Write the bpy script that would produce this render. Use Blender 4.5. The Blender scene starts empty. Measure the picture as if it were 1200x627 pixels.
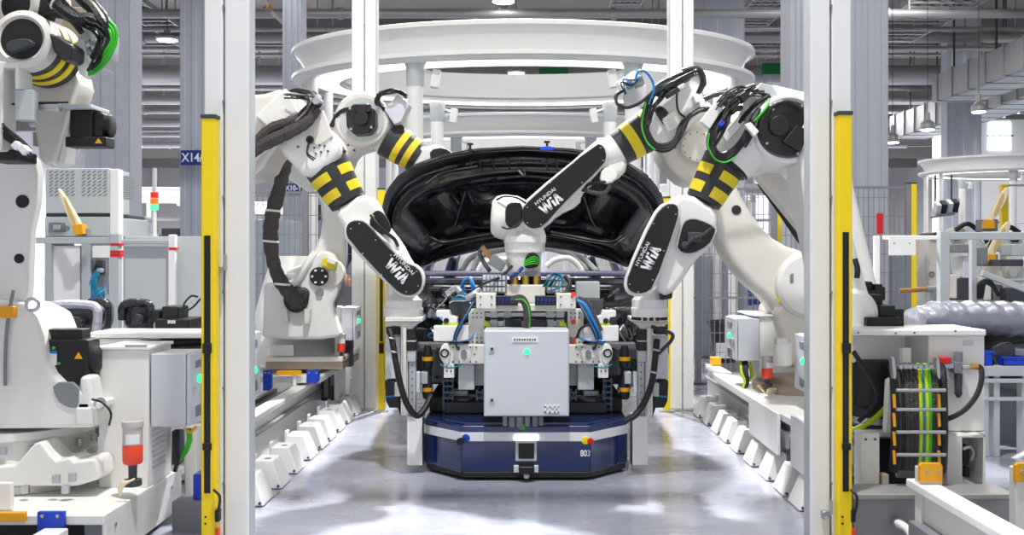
import bpy, bmesh, math, random
from mathutils import Vector, Matrix
random.seed(7)
F, CX, CY, H = 1200.0, 612.0, 300.0, 1.3      # focal length and vanishing point measured on the 1200x627 photograph, camera height
def P(px, py, Y): return Vector(((px - CX) * Y / F, Y, H - (py - CY) * Y / F))
def R(a): return math.radians(a)
scene = bpy.context.scene
COL = scene.collection
MESHNO = [0]

# ---------------------------------------------------------------- materials
def lin(c):
    c = c / 255.0
    return c / 12.92 if c <= 0.04045 else ((c + 0.055) / 1.055) ** 2.4
def mat(name, rgb, rough=0.5, metal=0.0, var=0.05, scale=6.0, bump=0.0, bscale=40.0, coat=0.0, emit=0.0, spec=0.5, rvar=0.06):
    m = bpy.data.materials.new(name); m.use_nodes = True
    nt = m.node_tree; n = nt.nodes; l = nt.links
    bs = n['Principled BSDF']
    c = [lin(v) for v in rgb]
    tc = n.new('ShaderNodeTexCoord')
    no = n.new('ShaderNodeTexNoise'); no.inputs['Scale'].default_value = scale; no.inputs['Detail'].default_value = 5
    l.new(tc.outputs['Object'], no.inputs['Vector'])
    mx = n.new('ShaderNodeMix'); mx.data_type = 'RGBA'
    mx.inputs[6].default_value = [max(0, v * (1 - var)) for v in c] + [1]
    mx.inputs[7].default_value = [min(1, v * (1 + var)) for v in c] + [1]
    l.new(no.outputs['Fac'], mx.inputs[0]); l.new(mx.outputs[2], bs.inputs['Base Color'])
    mr = n.new('ShaderNodeMapRange'); mr.inputs[3].default_value = max(0.02, rough - rvar); mr.inputs[4].default_value = min(1, rough + rvar)
    l.new(no.outputs['Fac'], mr.inputs[0]); l.new(mr.outputs[0], bs.inputs['Roughness'])
    bs.inputs['Metallic'].default_value = metal
    bs.inputs['Specular IOR Level'].default_value = spec
    if coat: bs.inputs['Coat Weight'].default_value = coat; bs.inputs['Coat Roughness'].default_value = 0.08
    if bump:
        nb = n.new('ShaderNodeTexNoise'); nb.inputs['Scale'].default_value = bscale; nb.inputs['Detail'].default_value = 3
        l.new(tc.outputs['Object'], nb.inputs['Vector'])
        bp = n.new('ShaderNodeBump'); bp.inputs['Strength'].default_value = bump; bp.inputs['Distance'].default_value = 0.02
        l.new(nb.outputs['Fac'], bp.inputs['Height']); l.new(bp.outputs['Normal'], bs.inputs['Normal'])
    if emit:
        bs.inputs['Emission Color'].default_value = c + [1]; bs.inputs['Emission Strength'].default_value = emit
    return m
M = dict(
    robot=mat('robot_white_paint', (235, 234, 230), 0.36, var=0.03, coat=0.15),
    cream=mat('robot_cream_casting', (221, 217, 209), 0.42, var=0.05, coat=0.1),
    frame=mat('frame_white_paint', (240, 240, 238), 0.4, var=0.02),
    white=mat('cabinet_white_paint', (238, 237, 233), 0.42, var=0.025),
    tool=mat('tooling_white', (226, 224, 216), 0.45, var=0.05, scale=15),
    cab=mat('cabinet_grey_paint', (205, 208, 216), 0.42, var=0.025),
    encl=mat('enclosure_blue_grey', (158, 164, 176), 0.5, var=0.05),
    panel=mat('panel_grey', (190, 197, 198), 0.5, var=0.04),
    lilac=mat('column_lilac_grey', (180, 184, 196), 0.5, var=0.04, scale=2),
    black=mat('black_cover_plastic', (17, 16, 17), 0.42, var=0.1),
    matte=mat('matte_black_metal', (22, 22, 24), 0.55, var=0.2, scale=20),
    cable=mat('black_cable_rubber', (20, 20, 22), 0.45, var=0.25, scale=60, bump=0.3, bscale=120),
    sleeve=mat('grey_fabric_sleeve', (72, 67, 66), 0.75, var=0.3, scale=40, bump=0.8, bscale=90),
    yellow=mat('safety_yellow', (255, 220, 10), 0.42, var=0.03),
    stripe=mat('stripe_yellow', (232, 208, 32), 0.5, var=0.05),
    grip=mat('dark_sleeve', (44, 43, 46), 0.5, var=0.08),
    navy=mat('navy_paint', (16, 38, 88), 0.2, var=0.06, coat=0.6),
    carnavy=mat('car_body_navy', (34, 38, 62), 0.25, metal=0.3, var=0.06, coat=0.8),
    bonnet=mat('hood_black_paint', (6, 7, 9), 0.26, var=0.15, coat=0.3),
    bonnet_highlit=mat('hood_black_highlit', (30, 31, 35), 0.22, var=0.1, coat=0.9),  # hood black made paler and glossier, the ribs' highlights put into the colour
    steel=mat('bright_steel', (190, 192, 196), 0.3, metal=0.9, var=0.08, scale=20),
    alu=mat('aluminium_profile', (186, 191, 195), 0.42, metal=0.25, var=0.05),
    galv=mat('galvanised_sheet', (168, 168, 168), 0.45, metal=0.4, var=0.12, scale=3),
    dark=mat('dark_engine_parts', (26, 27, 32), 0.38, var=0.3, scale=25),
    dgrey=mat('dark_grey_machine', (62, 66, 72), 0.5, var=0.15, scale=12),
    mgrey=mat('mid_grey_machine', (128, 131, 136), 0.5, var=0.1, scale=10),
    blue=mat('blue_bracket_paint', (12, 62, 190), 0.4, var=0.04),
    sign=mat('sign_blue', (14, 52, 128), 0.45, var=0.03),
    bluetube=mat('blue_air_tube', (20, 120, 190), 0.35, var=0.1),
    tealtube=mat('teal_tube', (20, 130, 140), 0.35, var=0.1),
    green=mat('green_wire', (60, 190, 40), 0.4, var=0.1),
    lime=mat('yellow_green_wire', (200, 220, 30), 0.4, var=0.1),
    amber=mat('amber_wire', (235, 165, 10), 0.4, var=0.1),
    banner=mat('green_banner', (10, 120, 60), 0.5, var=0.05),
    red=mat('red_plastic', (205, 30, 30), 0.4, var=0.06),
    orange=mat('red_orange_grease', (240, 75, 45), 0.35, var=0.08),
    clear=mat('clear_bottle_plastic', (196, 190, 184), 0.15, var=0.1, scale=12),
    tan=mat('bare_machined_base', (176, 160, 140), 0.5, metal=0.2, var=0.12),
    brass=mat('brass_fitting', (214, 176, 84), 0.3, metal=0.9, var=0.1),
    wood=mat('brown_bar', (150, 105, 55), 0.6, var=0.25, scale=14),
    wrap=mat('crinkled_plastic_wrap', (122, 124, 138), 0.3, var=0.3, scale=7, bump=0.7, bscale=9, coat=0.4),
    seatdark=mat('wrapped_dark_fabric', (34, 36, 44), 0.2, var=0.6, scale=14, bump=0.9, bscale=24, coat=0.8),
    text=mat('white_lettering', (238, 238, 240), 0.5, var=0.02),
    grey_text=mat('pale_grey_print', (228, 230, 235), 0.5, var=0.02),
    ceil=mat('ceiling_concrete', (140, 134, 129), 0.8, var=0.08, scale=0.7),
    beam=mat('ceiling_beam_paint', (132, 128, 124), 0.7, var=0.1, scale=1),
    ring=mat('canopy_white_panel', (240, 240, 238), 0.35, var=0.02),
    wall=mat('far_wall_paint', (222, 223, 225), 0.7, var=0.06, scale=0.3),
    skin=mat('skin', (205, 150, 120), 0.5, var=0.06, scale=30),
    hair=mat('dark_hair', (25, 20, 18), 0.6, var=0.3, scale=60),
    workwear=mat('navy_workwear', (36, 58, 98), 0.8, var=0.12, scale=25, bump=0.3, bscale=200),
    lamp=mat('lamp_diffuser', (255, 252, 246), 0.5, emit=20.0),
    strip=mat('led_strip_and_glow', (255, 252, 246), 0.5, emit=3.0),
    agvlamp=mat('agv_light_bar', (225, 245, 255), 0.5, emit=4.0),
    led=mat('green_indicator', (40, 235, 130), 0.4, emit=2.2),
    ledred=mat('red_lens', (220, 30, 20), 0.4, emit=0.5),
    ledgreen=mat('lit_green_lens', (70, 240, 120), 0.4, emit=2.0),
    ledorange=mat('amber_lens', (240, 120, 20), 0.4, emit=0.4),
    groove=mat('blade_groove_tan', (214, 182, 120), 0.4),
    lilacbar=mat('lilac_navy_paint', (104, 106, 140), 0.3, coat=0.5),
    rim=mat('clear_wrap_rim', (188, 190, 204), 0.2, var=0.3, scale=12, bump=0.7, bscale=20, coat=0.6),
    ivory=mat('gripper_blade_resin', (240, 225, 188), 0.35, var=0.05),
)

# ---------------------------------------------------------------- mesh builder
def chaikin(pts, n):
    for _ in range(n):
        q = []
        for i in range(len(pts)):
            a, b = pts[i], pts[(i + 1) % len(pts)]
            q += [tuple(a[k] * .75 + b[k] * .25 for k in range(len(a))), tuple(a[k] * .25 + b[k] * .75 for k in range(len(a)))]
        pts = q
    return pts
def frame_of(d):
    d = d.normalized()
    u = Vector((0, -1, 0)) - d * d.dot(Vector((0, -1, 0)))
    if u.length < 0.05: u = Vector((0, 0, 1)) - d * d.z
    u.normalize()
    return d, u, d.cross(u)
class B:
    def __init__(s): s.bm = bmesh.new()
    def box(s, x0, x1, y0, y1, z0, z1):
        return s.hexa([(x0,y0,z0),(x1,y0,z0),(x1,y1,z0),(x0,y1,z0),(x0,y0,z1),(x1,y0,z1),(x1,y1,z1),(x0,y1,z1)])
    def hexa(s, c):
        v = [s.bm.verts.new(p) for p in c]
        for f in ((3,2,1,0),(4,5,6,7),(0,1,5,4),(1,2,6,5),(2,3,7,6),(3,0,4,7)): s.bm.faces.new([v[i] for i in f])
        return s
    def pbox(s, x0, y0, x1, y1, Y, d=0.1):            # a box whose front face covers these picture measures at distance Y
        a, b = P(x0, y1, Y), P(x1, y0, Y)
        return s.box(a.x, b.x, Y, Y + d, a.z, b.z)
    def obox(s, c, size, rot):                         # box turned by a 3x3 matrix
        h = [k / 2 for k in size]
        pts = [Vector(c) + rot @ Vector((i * h[0], j * h[1], k * h[2])) for k in (-1, 1) for i, j in ((-1,-1),(1,-1),(1,1),(-1,1))]
        return s.hexa(pts)
    def bar(s, p, q, w, d):                            # square bar from p to q
        p, q = Vector(p), Vector(q); t, u, v = frame_of(q - p)
        c = []
        for e in (p, q): c += [e - u*d/2 - v*w/2, e + u*d/2 - v*w/2, e + u*d/2 + v*w/2, e - u*d/2 + v*w/2]
        return s.hexa(c)
    def poly(s, pts, Y0, Y1, n=0):                     # outline measured at distance Y0, given real thickness
        pts = chaikin(pts, n) if n else pts
        return s.prism([tuple(P(x, y, Y0)[k] for k in (0, 2)) for x, y in pts], 'y', Y0, Y1)
    def prism(s, pts, axis, a, b):
        mk = {'y': lambda p, t: (p[0], t, p[1]), 'x': lambda p, t: (t, p[0], p[1]), 'z': lambda p, t: (p[0], p[1], t)}[axis]
        v0 = [s.bm.verts.new(mk(p, a)) for p in pts]; v1 = [s.bm.verts.new(mk(p, b)) for p in pts]
        s.bm.faces.new(v0); s.bm.faces.new(v1[::-1])
        for i in range(len(pts)):
            j = (i + 1) % len(pts); s.bm.faces.new([v0[j], v0[i], v1[i], v1[j]])
        return s
    def rings(s, secs, cap=True, closed=False):        # skin over rings of equal vertex count
        rows = [[s.bm.verts.new(p) for p in r] for r in secs]
        k = len(rows[0])
        for i in range(len(rows) if closed else len(rows) - 1):
            a, b = rows[i], rows[(i + 1) % len(rows)]
            for j in range(k): s.bm.faces.new([a[j], a[(j+1) % k], b[(j+1) % k], b[j]])
        if cap and not closed: s.bm.faces.new(rows[0][::-1]); s.bm.faces.new(rows[-1])
        return s
    def lathe(s, p, d, prof, seg=28):                  # prof: (distance along d, radius)
        p = Vector(p); d, u, v = frame_of(Vector(d))
        s.rings([[p + d*t + (u*math.cos(2*math.pi*k/seg) + v*math.sin(2*math.pi*k/seg)) * max(r, 1e-4) for k in range(seg)] for t, r in prof]); return s
    def cyl(s, p, q, r0, r1=None, seg=24):
        p, q = Vector(p), Vector(q); return s.lathe(p, q - p, [(0, r0), ((q-p).length, r0 if r1 is None else r1)], seg)
    def band(s, p, d, t0, t1, r0, r1, th, a0, a1, seg=20):   # part of a sleeve's wall, angles in degrees from the side that faces -Y
        p = Vector(p); d, u, v = frame_of(Vector(d)); secs = []
        for k in range(seg + 1):
            a = R(a0 + (a1 - a0) * k / seg); e = u*math.cos(a) + v*math.sin(a)
            secs.append([p + d*t0 + e*r0, p + d*t1 + e*r1, p + d*t1 + e*(r1+th), p + d*t0 + e*(r0+th)])
        return s.rings(secs, closed=abs(a1 - a0) >= 359.9) if abs(a1 - a0) < 359.9 else s.rings(secs[:-1], closed=True)
    def tube(s, pts, r, seg=8, sub=6, smooth=True, wob=0.0):
        pts = [Vector(p) for p in pts]
        if smooth and len(pts) > 2:
            q = []; e = [pts[0]*2 - pts[1]] + pts + [pts[-1]*2 - pts[-2]]
            for i in range(1, len(e) - 2):
                for k in range(sub):
                    t = k / sub; a, b, c, d = e[i-1], e[i], e[i+1], e[i+2]
                    q.append(0.5 * ((2*b) + (c-a)*t + (2*a-5*b+4*c-d)*t*t + (3*b-a-3*c+d)*t**3))
            pts = q + [pts[-1]]
        secs = []; u = None
        for i, p in enumerate(pts):
            t = (pts[min(i+1, len(pts)-1)] - pts[max(i-1, 0)]).normalized()
            if u is None: _, u, _ = frame_of(t)
            u = (u - t*u.dot(t)).normalized(); v = t.cross(u)
            rr = (r[min(i*len(r)//len(pts), len(r)-1)] if isinstance(r, (list, tuple)) else r) * (1 + wob*math.sin(i*2.1))
            secs.append([p + (u*math.cos(2*math.pi*k/seg) + v*math.sin(2*math.pi*k/seg)) * rr for k in range(seg)])
        return s.rings(secs)
    def ptube(s, pts, r, **k): return s.tube([P(*p) for p in pts], r, **k)
    def disc(s, px, py, Y, rpx, d, seg=28):            # short cylinder facing the camera side
        c = P(px, py, Y); return s.cyl(c, c + Vector((0, d, 0)), rpx * Y / F, seg=seg)
    def bolts(s, pts, Y, r=1.2, d=0.02):
        for x, y in pts: s.disc(x, y, Y - 0.006, r, d, seg=8)
        return s
    def ball(s, c, r, sc=(1,1,1), seg=16):
        m = Matrix.Translation(Vector(c)) @ Matrix.Diagonal((*[r*k for k in sc], 1))
        bmesh.ops.create_uvsphere(s.bm, u_segments=seg, v_segments=seg//2+2, radius=1, matrix=m); return s
    def torus(s, c, axis, r, rr, seg=28, k=8):
        c = Vector(c); d, u, v = frame_of(Vector(axis)); secs = []
        for i in range(seg):
            a = 2*math.pi*i/seg; e = u*math.cos(a) + v*math.sin(a)
            secs.append([c + e*(r + rr*math.cos(2*math.pi*j/k)) + d*rr*math.sin(2*math.pi*j/k) for j in range(k)])
        return s.rings(secs, closed=True)
    def ering(s, cx, cy, a0, b0, a1, b1, z0, z1, n=96): # ring of rectangular section on an ellipse
        secs = []
        for i in range(n):
            t = 2*math.pi*i/n; c, e = math.cos(t), math.sin(t)
            secs.append([(cx+a0*c, cy+b0*e, z0), (cx+a1*c, cy+b1*e, z0), (cx+a1*c, cy+b1*e, z1), (cx+a0*c, cy+b0*e, z1)])
        return s.rings(secs, closed=True)

WO = {}
def obj(name, b, m, parent=None, bevel=0.0, seg=2, smooth=38, solid=0.0, at=None):
    bm = b.bm if isinstance(b, B) else b
    bmesh.ops.recalc_face_normals(bm, faces=bm.faces)
    if parent is not None: o0 = WO[parent]
    elif at is not None: o0 = Vector(at)
    else:
        xs = [v.co for v in bm.verts]
        o0 = Vector(((min(v.x for v in xs)+max(v.x for v in xs))/2, (min(v.y for v in xs)+max(v.y for v in xs))/2, min(v.z for v in xs)))
    bmesh.ops.translate(bm, vec=-o0, verts=bm.verts)
    me = bpy.data.meshes.new(name); bm.to_mesh(me); bm.free()
    me.polygons.foreach_set('use_smooth', [True]*len(me.polygons)); me.set_sharp_from_angle(angle=R(smooth))
    me.materials.append(M[m] if isinstance(m, str) else m)
    o = bpy.data.objects.new(name, me); COL.objects.link(o)
    if parent is not None: o.parent = parent
    else: o.location = o0
    WO[o] = o0
    if solid:
        md = o.modifiers.new('thickness', 'SOLIDIFY'); md.thickness = solid; md.offset = 0
    if bevel:
        md = o.modifiers.new('rounding', 'BEVEL'); md.width = bevel; md.segments = seg; md.limit_method = 'ANGLE'; md.angle_limit = R(40); md.harden_normals = True
    return o
def tag(o, label=None, cat=None, group=None, kind=None):
    for k, v in (('label', label), ('category', cat), ('group', group), ('kind', kind)):
        if v: o[k] = v
    return o
def thing(name, loc, label, cat, group=None):
    o = bpy.data.objects.new(name, None); COL.objects.link(o); o.empty_display_size = 0.1
    o.location = loc; WO[o] = Vector(loc)
    return tag(o, label, cat, group)
def struct(name, b, m, **k): return tag(obj(name, b, m, **k), kind='structure')
def dup(root, loc, label=None, group=None, rotz=None):
    r = root.copy(); COL.objects.link(r); r.location = loc
    if rotz is not None: r.rotation_euler = (0, 0, rotz)
    if label: r['label'] = label
    if group: r['group'] = group
    for ch in root.children:
        c = ch.copy(); COL.objects.link(c); c.parent = r
        for g in ch.children:
            d = g.copy(); COL.objects.link(d); d.parent = c
    return r
def text(body, org, right, up, size, m, parent, name='lettering', th=0.002, align='CENTER', bold=0.0, squeeze=1.0):
    cu = bpy.data.curves.new('t', 'FONT'); cu.body = body; cu.size = size; cu.extrude = th; cu.align_x = align; cu.align_y = 'CENTER'; cu.offset = bold
    to = bpy.data.objects.new('t', cu)
    me = bpy.data.meshes.new_from_object(to)
    bm = bmesh.new(); bm.from_mesh(me)
    bpy.data.objects.remove(to); bpy.data.meshes.remove(me)
    r = Vector(right).normalized(); n = r.cross(Vector(up)).normalized(); u = n.cross(r)
    mtx = Matrix((( r.x*squeeze, u.x, n.x, org[0]), (r.y*squeeze, u.y, n.y, org[1]), (r.z*squeeze, u.z, n.z, org[2]), (0,0,0,1)))
    bmesh.ops.transform(bm, matrix=mtx, verts=bm.verts)
    return obj(name, bm, m, parent)
def strokes(segs, org, right, up, w, m, parent, name, y):     # letters made of flat bars, coordinates in letter units
    b = B(); r = Vector(right); u = Vector(up)
    for a, c, ww in segs:
        p = Vector(org) + r*a[0] + u*a[1]; q = Vector(org) + r*c[0] + u*c[1]
        b.bar(p, q, w*ww, 0.004)
    return obj(name, b, m, parent)
# ================================================================ camera
cam = bpy.data.objects.new('camera', bpy.data.cameras.new('camera')); COL.objects.link(cam)
cam.location = (0, 0, H); cam.rotation_euler = (R(90), 0, 0)
cam.data.sensor_width = 36; cam.data.lens = 36
cam.data.shift_x = -(CX - 600) / 1200; cam.data.shift_y = -(313.5 - CY) / 1200
cam.data.clip_end = 300; scene.camera = cam

# ================================================================ room shell
fm = bpy.data.materials.new('polished_epoxy_floor'); fm.use_nodes = True
nt = fm.node_tree; n = nt.nodes; l = nt.links; bs = n['Principled BSDF']
tc = n.new('ShaderNodeTexCoord')
n1 = n.new('ShaderNodeTexNoise'); n1.inputs['Scale'].default_value = 1.1; n1.inputs['Detail'].default_value = 7; n1.inputs['Roughness'].default_value = .65
mp = n.new('ShaderNodeMapping'); mp.inputs['Scale'].default_value = (.55, 1.3, 1)
l.new(tc.outputs['Object'], mp.inputs[0]); l.new(mp.outputs[0], n1.inputs['Vector'])
cr = n.new('ShaderNodeValToRGB'); cr.color_ramp.elements[0].position = .33; cr.color_ramp.elements[1].position = .68
cr.color_ramp.elements[0].color = [lin(v) for v in (136, 138, 152)] + [1]; cr.color_ramp.elements[1].color = [lin(v) for v in (172, 175, 193)] + [1]
l.new(n1.outputs['Fac'], cr.inputs[0]); l.new(cr.outputs[0], bs.inputs['Base Color'])
n2 = n.new('ShaderNodeTexNoise'); n2.inputs['Scale'].default_value = 3.0; n2.inputs['Detail'].default_value = 6
l.new(mp.outputs[0], n2.inputs['Vector'])
mr = n.new('ShaderNodeMapRange'); mr.inputs[1].default_value = .3; mr.inputs[2].default_value = .7; mr.inputs[3].default_value = .16; mr.inputs[4].default_value = .34
l.new(n2.outputs['Fac'], mr.inputs[0]); l.new(mr.outputs[0], bs.inputs['Roughness'])
bs.inputs['Coat Weight'].default_value = .35; bs.inputs['Coat Roughness'].default_value = .12
struct('floor', B().box(-32, 32, -3, 92, -.2, 0), fm)
struct('ceiling', B().box(-32, 32, -3, 92, 9.6, 9.9), 'ceil')
struct('wall_back', B().box(-32, 32, 90, 90.3, 0, 9.6), 'wall')
struct('wall_left', B().box(-32.3, -32, -3, 92, 0, 9.6), 'wall')
struct('wall_right', B().box(32, 32.3, -3, 92, 0, 9.6), 'wall')
for i, Y in enumerate(range(11, 90, 8)):           # deep cross beams under the slab
    struct('trim_%d' % (i + 1), B().box(-32, 32, Y, Y + .5, 8.5, 9.6), 'beam')
# corrugated main columns of the hall
def hall_column(x0, x1, Y, no):
    w = x1 - x0; d = .45; pts = []
    k = 3
    for i in range(k):                              # front face with shallow flutes
        a = x0 + w*i/k; s = w/k
        pts += [(a + s*.08, Y), (a + s*.42, Y), (a + s*.5, Y + .015), (a + s*.92, Y + .015)]
    pts += [(x1, Y), (x1, Y + d), (x0, Y + d), (x0, Y)]
    struct('column_%d' % no, B().prism(pts, 'z', 0, 9.6), 'lilac', smooth=20)
hall_column((995-612)*13/1200, (1041-612)*13/1200, 13, 1)
hall_column((100-612)*14/1200, (152-612)*14/1200, 14, 2)
hall_column((211-612)*21/1200, (250-612)*21/1200, 21, 3)
hall_column((811-612)*24/1200, (873-612)*24/1200, 24, 4)
hall_column((926-612)*12/1200, (946-612)*12/1200, 12, 5)
hall_column((1110-612)*30/1200, (1150-612)*30/1200, 30, 6)
for k in range(5):
    hall_column(-9.5 + k*5, -8.9 + k*5, 46, 7 + k)

# ================================================================ light
def area(name, x, y, z, sx, sy, e, rot=(0, 0, 0), col=(1, .985, .965)):
    L = bpy.data.lights.new(name, 'AREA'); L.shape = 'RECTANGLE'; L.size = sx; L.size_y = sy; L.energy = e; L.color = col
    o = bpy.data.objects.new(name, L); COL.objects.link(o); o.location = (x, y, z); o.rotation_euler = rot; return o
world = bpy.data.worlds.new('world'); scene.world = world; world.use_nodes = True
world.node_tree.nodes['Background'].inputs[0].default_value = (.93, .96, 1, 1); world.node_tree.nodes['Background'].inputs[1].default_value = 0.62
scene.view_settings.view_transform = 'Standard'; scene.view_settings.look = 'None'; scene.view_settings.gamma = 1
scene.view_settings.use_curve_mapping = False
scene.view_settings.exposure = -0.04
scene.cycles.use_denoising = True
scene.cycles.max_bounces = 6; scene.cycles.diffuse_bounces = 3; scene.cycles.glossy_bounces = 3
scene.cycles.sample_clamp_indirect = 6

# hanging LED high-bay fittings: each one is a fitting with its own lamp
def high_bay(x, y, z, label, e, size=.9):
    t = thing('high_bay_light', (x, y, z), label, 'ceiling light', 'high bay ceiling lights')
    obj('housing', B().lathe((x, y, z), (0, 0, 1), [(0, size*.32), (.05, size*.36), (.10, size*.30), (.14, size*.12), (.24, size*.10)], 20), 'galv', t)
    obj('diffuser', B().lathe((x, y, z - .012), (0, 0, 1), [(0, size*.28), (.011, size*.31)], 20), 'lamp', t)
    obj('cable', B().tube([(x, y, z + .22), (x, y, 9.6)], .012 if size > .5 else .004, seg=6), 'cable', t)
    if e:
        a = area('high_bay_lamp', x, y, z - .05, size*1.2, size*1.2, e); a.parent = t; a.location = (0, 0, -.05)
def hb_px(px, py, Y, label, e=0, size=.75): p = P(px, py, Y); high_bay(p.x, Y, p.z, label, e, size)
hb_px(196, 47, 24, 'lit round high bay light under the ladder tray at upper left', 0)
hb_px(161, 172, 52, 'small distant lit ceiling light just right of the fluted column behind the vented unit', 0)
hb_px(1147, 131, 14.5, 'lit high bay light highest of the three beneath the right duct', 0, .3)
hb_px(1087, 152, 14.5, 'lit high bay light in the middle of the three beneath the right duct', 0, .3)
hb_px(1046, 167, 14.5, 'lit high bay light lowest of the three beneath the right duct', 0, .28)
hb_px(605, 86, 29, 'lit high bay light seen through the middle of the ring canopy', 0)
hb_px(590, 2, 22, 'lit high bay light at the top edge above the ring canopy', 0)
# the lamps over the cell itself, high above the picture
def bank(label, x, y, e, sx=1.6, sy=2.2, z=6.4):
    t = thing('linear_high_bay', (x, y, z), label, 'ceiling light', 'linear lights above the cell')
    obj('housing', B().box(x - sx/2, x + sx/2, y - sy/2, y + sy/2, z, z + .08), 'white', t, bevel=.01)
    obj('diffuser', B().box(x - sx/2 + .05, x + sx/2 - .05, y - sy/2 + .05, y + sy/2 - .05, z - .015, z - .001), 'lamp', t)
    a = area('lamp', x, y, z - .03, sx, sy, e); a.parent = t; a.location = (0, 0, -.03)
# ================================================================ six-axis robots
def zat_(py, Y): return H - (py - CY)*Y/F
def logo(parent, px, py, Y, dpx, s):
    """the maker's lettering on a wrist cover: middle of the big letters, writing direction in picture terms, letter height"""
    r = Vector((dpx[0], 0, -dpx[1])).normalized(); u = Vector((-r.z, 0, r.x))
    if u.dot(Vector((0, 0, 1))) < 0 and False: u = -u
    c = P(px, py, Y); h = s * Y / F
    S_ = [((-1.28, .5), (-1.0, -.5), 1), ((-1.0, -.5), (-.72, .5), 1), ((-.72, .5), (-.44, -.5), 1), ((-.44, -.5), (-.16, .5), 1),
          ((.12, -.5), (.12, .16), 1.05), ((.12, .34), (.12, .54), 1.05),
          ((.38, -.5), (.66, .5), 1.05), ((.66, .5), (.96, -.5), 1.05), ((.66, -.28), (.9, -.28), .8)]
    strokes([(a, b, w) for a, b, w in S_], c + r*h*.1, r*h, u*h, h*.23, 'text', parent, 'logo', Y)
    text('HYUNDAI', c + u*h*.86 + r*(-h*.06), r, u, h*.50, 'text', parent, 'lettering', th=.0015, bold=0, squeeze=1.12)
def sleeve(parent, p0, p1, Y, r0, r1, t, gap=0, dark='grip', Y1=None, turn=0):
    """dark collar around a forearm with yellow bands; t = band spans as fractions of its length; gap = degrees left open towards the camera"""
    a, b = P(*p0, Y), P(*p1, Y1 or Y); L = (b - a).length; d = b - a
    R0, R1 = r0*Y/F, r1*Y/F
    rr = lambda k: R0 + (R1 - R0)*k
    obj('collar', B().lathe(a, d, [(-.004, R0*.9), (0, R0), (L, R1), (L + .004, R1*.9)], 40), dark, parent)
    for k0, k1 in t:
        for A0, A1 in ([(0, 360)] if not gap else [(turn + gap, turn + 178), (turn - 178, turn - gap)]):
            obj('hazard_stripe', B().band(a, d, L*k0, L*k1, rr(k0) - .001, rr(k1) - .001, .004, A0, A1, 28), 'stripe', parent)
    return a, b
def cover(parent, pts, Y, d=.05, n=1):
    o = obj('wrist_cover', B().poly(pts, Y, Y + d, n), 'black', parent, bevel=.008, seg=3)
    return o

# ---------- robot reaching in from the left
rb = thing('industrial_robot', P(355, 433, 8.2), 'white robot reaching from the left track, black cover pointing down right over the left tool', 'robot', 'assembly robots')
Y = 6.2
obj('elbow_casting', B().poly([(268,108),(300,112),(335,102),(352,122),(356,146),(338,160),(318,178),(305,205),(262,215)], Y - .12, Y + .3, 1), 'cream', rb, bevel=.03, seg=3)
obj('elbow_link', B().bar(P(308, 158, 6.5), P(372, 205, 7.9), .24, .22), 'robot', rb, bevel=.03)
obj('gearbox_cover', B().poly([(299,136),(334,103),(349,131),(316,150)], Y - .16, Y - .1), 'robot', rb, bevel=.008)
obj('forearm', B().poly([(322,176),(338,148),(350,140),(372,141),(392,158),(403,178),(380,200),(356,210),(340,190)], Y - .15, Y + .16, 1), 'robot', rb, bevel=.05, seg=4)
a, b_ = sleeve(rb, (380, 190), (408, 237), Y, 27.5, 21.5, [(.28, .48), (.66, .86)], gap=15, turn=-15)
obj('collar_rim', B().lathe(P(376, 183, Y), P(408, 237, Y) - P(376, 183, Y), [(0, .135), (.01, .148), (.05, .149), (.055, .14)], 40), 'matte', rb)
obj('wrist_arm', B().poly([(389,249),(426,224),(441,237),(450,262),(468,284),(478,304),(489,320),(480,338),(450,330),(415,290),(398,262)], Y - .10, Y + .14, 1), 'robot', rb, bevel=.04, seg=4)
obj('wrist_rim', B().poly([(402,268),(409,256),(424,254),(436,265),(475,304),(494,313),(499,328),(494,343),(484,349),(470,348),(457,338),(405,284)], Y - .14, Y - .09, 1), 'robot', rb, bevel=.012)
cover(rb, [(404.6,270),(408,261),(417,258),(427,259.6),(434,268),(472,307),(490,314),(495,327),(492,339.5),(484,346),(473,346),(461,338),(408,281)], Y - .175, .05)
obj('screw', B().bolts([(411,268),(421,262),(440,281),(458,299),(488,318),(490,335),(476,342),(447,322),(425,297)], Y - .175, .9), 'steel', rb)
logo(rb, 466, 318, Y - .18, (20, 21), 13)
obj('wrist_opening', B().poly([(432,262),(437,248),(446,246),(455,258),(459,270),(450,276),(438,270)], Y - .135, Y - .10, 1), 'matte', rb, bevel=.004)
obj('wrist_hose', B().ptube([(435,252,6.05),(442,262,6.02),(452,272,6.03),(462,280,6.06),(466,288,6.1)], .011), 'cable', rb)
obj('tool_flange', B().lathe(P(473, 371, Y), (0, 0, 1), [(0, .118), (.05, .120), (.055, .112), (.10, .112), (.115, .09), (.16, .07)], 36), 'robot', rb, bevel=.004)
fb = B()
for k in range(16): fb.cyl(P(473, 371, Y) + Vector((.105*math.cos(k*.3927), .105*math.sin(k*.3927), -.018)), P(473, 371, Y) + Vector((.105*math.cos(k*.3927), .105*math.sin(k*.3927), .001)), .012, seg=8)
obj('bolt_circle', fb, 'matte', rb)
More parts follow.
